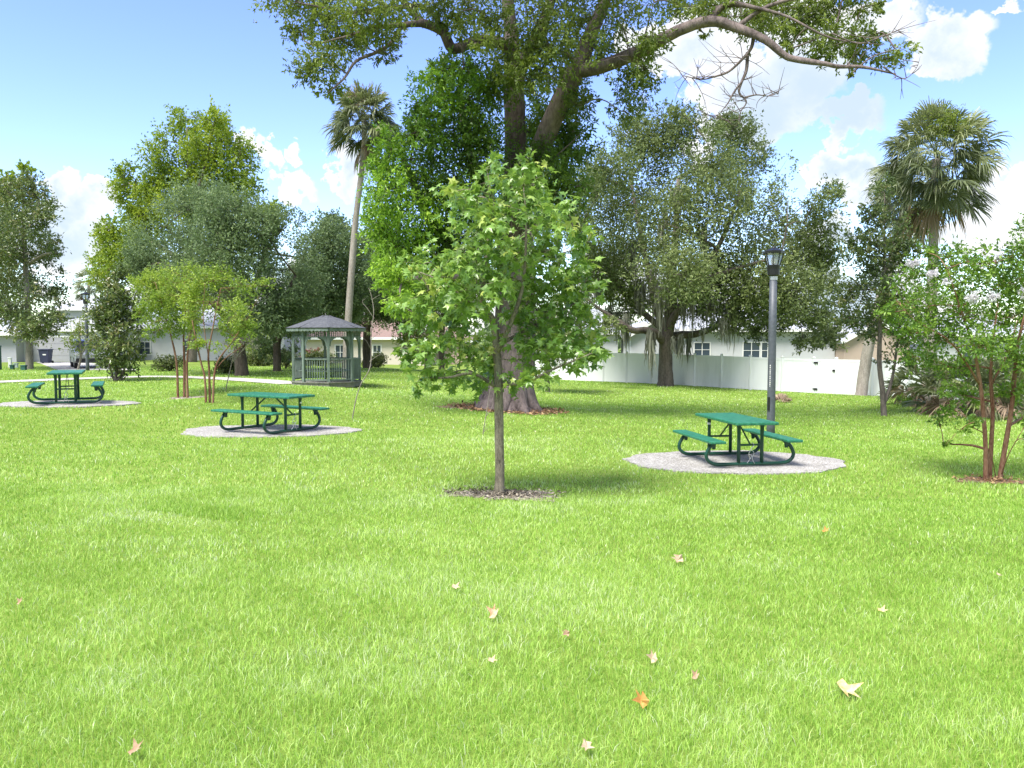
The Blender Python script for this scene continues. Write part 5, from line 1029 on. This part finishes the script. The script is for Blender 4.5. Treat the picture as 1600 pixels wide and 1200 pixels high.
c, wd = hx(985, 1050, 58.2); house('white gabled porch wing of the long house behind the fence', c, 0, wd, 5, 3.0, W_white, R_pale, 'gable_front', .9, .35)
c, wd = hx(900, 965, 62); house('pale blue-grey roofed white house left of the mossy oak trunk', c, 0, wd, 9, 3.0, W_white, R_pale, 'hip', 1.9, .4)
c, wd = hx(1318, 1420, 58); house('tan gabled house behind the fence gate', c, 0, wd, 8, 2.75, W_tan, R_pale, 'gable_front', 1.3, .3)
c, wd = hx(1278, 1316, 60); house('grey low house wall between the white house and the tan gable', c, 0, wd, 6, 2.75, W_lilac, R_grey, 'hip', .7, .3)
c, wd = hx(1455, 1640, 60); house('pale house hidden behind the palmettos at the right', c, 0, wd, 9, 3.1, W_white, R_pale, 'hip', 1.8, .5, wins=[(-1.5, 1.9, 1.2, 1.1)])

# ------------------------------------------------------------------ parked car, bin, utility boxes
m_silver = plain('silver_paint', (.48, .49, .5), .3, .55); m_tyre = plain('tyre_rubber', (.02, .02, .02), .9); m_alu = plain('wheel_alloy', (.5, .5, .52), .3, .8)
m_cglass = plain('car_glass', (.03, .035, .04), .08); m_red = plain('tail_lamp_red', (.35, .02, .02), .3); m_dk = plain('dark_trim', (.03, .03, .032), .6)
c = P(139, 574, 50.0); cz = gz(c[0] , c[1]) + .035
car = empty('parked_car', (float(c[0]), float(c[1]), cz), math.radians(-58), 'silver sport utility car half hidden behind the magnolia on the driveway', 'car')
m = MB()
prof = [(-2.2, .42), (-2.25, .75), (-2.2, 1.0), (-1.98, 1.08), (-1.8, 1.62), (-1.55, 1.70), (.2, 1.70), (.55, 1.6), (1.05, 1.1), (2.0, .98), (2.2, .8), (2.22, .45), (1.9, .32), (1.78, .32), (1.7, .52), (1.55, .66), (1.38, .7), (1.2, .66), (1.06, .52), (.98, .32), (-.92, .32), (-1.0, .52), (-1.15, .66), (-1.33, .7), (-1.5, .66), (-1.65, .52), (-1.73, .32), (-2.05, .34)]
secs = []
for (yy, sc) in ((-.9, .0), (-.86, 1), (.86, 1), (.9, .0)):
    secs.append([(x_, yy * (1 - .16 * max(0, (z_ - 1.05) / .65)), z_) if sc else (x_ * .985, yy * (1 - .17 * max(0, (z_ - 1.05) / .65)), .9 + (z_ - .9) * .97) for x_, z_ in prof])
n_ = len(prof); V = [p for s_ in secs for p in s_]; fs = [tuple(range(n_))[::-1], tuple(range(3 * n_, 4 * n_))]
for k in range(3): fs += [(k * n_ + i, k * n_ + (i + 1) % n_, (k + 1) * n_ + (i + 1) % n_, (k + 1) * n_ + i) for i in range(n_)]
m.add(V, fs); m.build('body', m_silver, car, bevel=.03)
for sg in (-1, 1):
    for (wx) in (-1.33, 1.38):
        tag(empty('wheel', (wx, sg * .80, .34)), None).parent = car; wh = [o for o in bpy.data.objects if o.name.startswith('wheel')][-1]
        wh = car.children[-1] if hasattr(car, 'children') else wh
        m = MB(); V, Q = tube([(0, -.1, 0), (0, -.08, 0), (0, .08, 0), (0, .1, 0)], [.29, .34, .34, .29], 22); m.addnp(V, Q)
        m.build('tyre', m_tyre, wh, smooth=False); m = MB(); m.tube([(0, -.095, 0), (0, .095, 0)], .22, 16)
        for k in range(5): a = k * 2 * PI / 5; m.bar((0, sg * .1, 0), (.2 * math.cos(a), sg * .1, .2 * math.sin(a)), .05, .03)
        m.build('rim', m_alu, wh)
    for (xa, xb, xc, xd) in ((-1.72, -.98, -.98, -1.62), (-.9, .0, .0, -.9), (.08, .85, .42, .08)):
        yb, yt = sg * .885, sg * .80; V = [(xa, yb, 1.13), (xb, yb, 1.13), (xc, yt, 1.56), (xd, yt, 1.56)]; V2 = [(x_, y_ - sg * .03, z_) for x_, y_, z_ in V]
        m = MB(); m.add(V + V2, [(0, 1, 2, 3), (7, 6, 5, 4), (0, 4, 5, 1), (1, 5, 6, 2), (2, 6, 7, 3), (3, 7, 4, 0)]); m.build('side_window', m_cglass, car)
    m = MB(); m.box((-2.17, sg * .74, .95), (.12, .18, .26)); m.build('tail_light', m_red, car, bevel=.02)
    m = MB(); m.box((2.13, sg * .66, .82), (.16, .34, .16)); m.build('headlight', m_frame, car, bevel=.03)
m = MB(); m.bar((-2.0, 0, 1.12), (-1.83, 0, 1.58), 1.35, .03); m.build('rear_window', m_cglass, car)
m = MB(); m.bar((1.04, 0, 1.13), (.58, 0, 1.6), 1.4, .03); m.build('windscreen', m_cglass, car)
for bx in (-2.22, 2.2):
    m = MB(); m.box((bx, 0, .5), (.15, 1.7, .2)); m.build('bumper', m_dk, car, bevel=.03)

m_bin = plain('dark_blue_plastic', (.03, .035, .08), .5)
c = GP(73, 57.5); bn = empty('wheelie_bin', c, .1, 'dark blue lidded wheelie bin in front of the grey garage door', 'bin')
m = MB(); m.add([(x_ * w_, y_ * w_ * 1.1, z_) for (w_, z_) in ((.26, .06), (.34, .95)) for x_, y_ in ((-1, -1), (1, -1), (1, 1), (-1, 1))], [(3, 2, 1, 0), (4, 5, 6, 7), (0, 1, 5, 4), (1, 2, 6, 5), (2, 3, 7, 6), (3, 0, 4, 7)]); m.build('body', m_bin, bn, bevel=.03)
m = MB(); m.box((0, 0, .985), (.76, .82, .06)); m.build('lid', m_bin, bn, bevel=.02)
for sg in (-1, 1):
    m = MB(); m.tube([(sg * .3, .28, .1), (sg * .36, .28, .1)], .1, 12); m.build('wheel', m_tyre, bn)
for sz, sy, sw in ((.62, -.345, .22), (.42, -.305, .14)):
    m = MB(); m.box((.05, sy, sz), (sw, .01, .08)); m.build('sticker', m_sticker, bn)
m_teal = plain('utility_green', (.03, .11, .085), .5)
def ubox(px, Y, w_, d_, h_, label, mat=m_teal, cap=True):
    c = GP(px, Y); r = empty('utility_box', c, .1, label, 'utility box'); m = MB(); m.box((0, 0, h_ / 2 - .03), (w_, d_, h_ + .06)); m.build('cabinet', mat, r, bevel=.015)
    if cap: m = MB(); m.box((0, 0, h_ + .02), (w_ + .05, d_ + .05, .05)); m.build('lid', mat, r, bevel=.015)
ubox(38, 46, .25, .25, .26, 'small dark green utility box at the foot of the pale-trunked left tree')
ubox(20, 48, .2, .2, .22, 'small teal utility box between the white pedestal and the left edge')
ubox(-3, 47, .34, .3, 1.35, 'tall dark green utility cabinet cut off by the left edge')
ubox(17, 50.5, .17, .17, .58, 'white plastic utility pedestal on the grass by the low house', m_frame)
ubox(26, 50, .22, .16, .26, 'pale grey-green meter box beside the white pedestal', plain('pale_utility', (.42, .5, .45), .6))

# ------------------------------------------------------------------ fallen leaves on the lawn
FL = [(1060, 876, 'tan curled leaf in mid grass, below the nearest table', 1.25, 0), (1320, 1079, 'largest yellow leaf, crumpled, low at the right', 1.5, 1), (1003, 1098, 'orange leaf low in the grass, left of the largest yellow leaf', 1.0, 2), (771, 962, 'orange and cream leaf standing in the grass below the young tree', 1.1, 3), (711, 919, 'pale tan leaf left of the orange and cream one', .8, 0), (1289, 831, 'small orange leaf farthest right below the nearest pad', .8, 2), (885, 992, 'small tawny leaf in the middle foreground', .6, 4), (768, 1034, 'small faded leaf below the orange and cream one', .6, 0), (1020, 1031, 'faded beige leaf above the orange leaf', .8, 0), (1086, 1059, 'small tawny leaf right of the faded beige one', .6, 4), (917, 1169, 'pale leaf at the bottom centre of the lawn', .8, 0), (211, 1176, 'brown leaf at the bottom left of the lawn', .8, 4), (1377, 956, 'small whitish leaf at the right of mid lawn', .7, 1), (31, 943, 'small brown leaf at the left edge of the lawn', .6, 4), (1560, 900, 'small tan leaf near the right edge of the lawn', .6, 0)]
fm = [mat_mottle('dry_leaf_%s' % n_, [(.3, tuple(q * .7 for q in c0)), (.7, tuple(q * .85 for q in c1))], 30, .8) for n_, c0, c1 in (('tan', (.48, .32, .19), (.64, .52, .36)), ('yellow', (.62, .42, .10), (.72, .60, .38)), ('orange', (.5, .2, .04), (.62, .36, .1)), ('orange_cream', (.5, .22, .07), (.68, .55, .4)), ('rust', (.36, .2, .11), (.5, .36, .24)))]
T, Fc = leafshape('star'); T = T.copy(); T[:, 2] = .9 * (T[:, 0] - .3) ** 2 + .9 * T[:, 1] ** 2 + rng.normal(0, .12, len(T)); T[:, :2] += rng.normal(0, .07, (len(T), 2))
for (px, py, lb, s_, mi) in FL:
    Y = 6.
    for _ in range(30): p = P(px, py, Y); Y += (p[2] - gz(p[0], p[1]) - .035) * Y / 1.9 
    p = P(px, py, Y); a = rng.uniform(0, 2 * PI); Rz = np.array([[math.cos(a), -math.sin(a), 0], [math.sin(a), math.cos(a), 0], [0, 0, 1]]); tl = rng.uniform(.35, .85)
    Rx = np.array([[1, 0, 0], [0, math.cos(tl), -math.sin(tl)], [0, math.sin(tl), math.cos(tl)]])
    V = ((T - [.3, 0, 0]) * .08 * s_ * np.array([1, .8, 1])) @ Rz.T @ Rx.T + np.array([0, 0, .01])
    tag(mesh_np('fallen_leaf', V + p, Fc, fm[mi], None, origin=p), lb, 'leaf', 'fallen leaves on the lawn')

# loose litter: dry leaves round the giant trunk, chips and clippings round the young tree
L_lit = mat_leaf('dry_litter', [(0, (.07, .04, .02)), (.5, (.24, .13, .06)), (1, (.5, .34, .18))], .1, (.3, .2, .1), .8)
L_chip = mat_leaf('soil_chips', [(0, (.025, .02, .015)), (.45, (.1, .08, .055)), (1, (.42, .37, .29))], .05, (.3, .25, .2), .9)
def scatter(name, label, cx, cy, n, r0, r1, L, mt, a0=0, a1=2 * PI, lift=.02, sy=1.):
    a = rng.uniform(a0, a1, n); r = r0 + (r1 - r0) * rng.random(n) ** 1.4; x, y = cx + r * np.cos(a), cy + r * np.sin(a) * sy
    pos = np.stack([x, y, g(x, y) + lift + rng.uniform(0, .03, n)], 1); Ls = L * rng.uniform(.5, 1.4, n)
    V, Fa, k = leaves(pos, runit(n) * [1, 1, .35], runit(n) * .6 + [0, -.2, 1], Ls, Ls * .6, 'diamond')
    tag(mesh_np(name, V, Fa, mt, attr=np.repeat(rng.random(n), k)), label, 'litter', kind='stuff')
b_ = P(790, 640, 24.); scatter('leaf_litter', 'brown fallen leaves heaped round the giant trunk', b_[0] + .1, b_[1], 900, 1.0, 1.75, .10, L_lit, lift=.03, sy=.9)
b_ = P(780, 773, 11.); scatter('wood_chips', 'dark chips and dry clippings on the soil round the young tree', b_[0] + .08, b_[1] - .02, 900, .08, .85, .045, L_chip, sy=.55)
b_ = P(1552, 752, 12.9); scatter('leaf_litter', 'dry leaves under the blossoming tree at the right', b_[0], b_[1], 260, .05, .8, .05, L_lit, sy=.5)
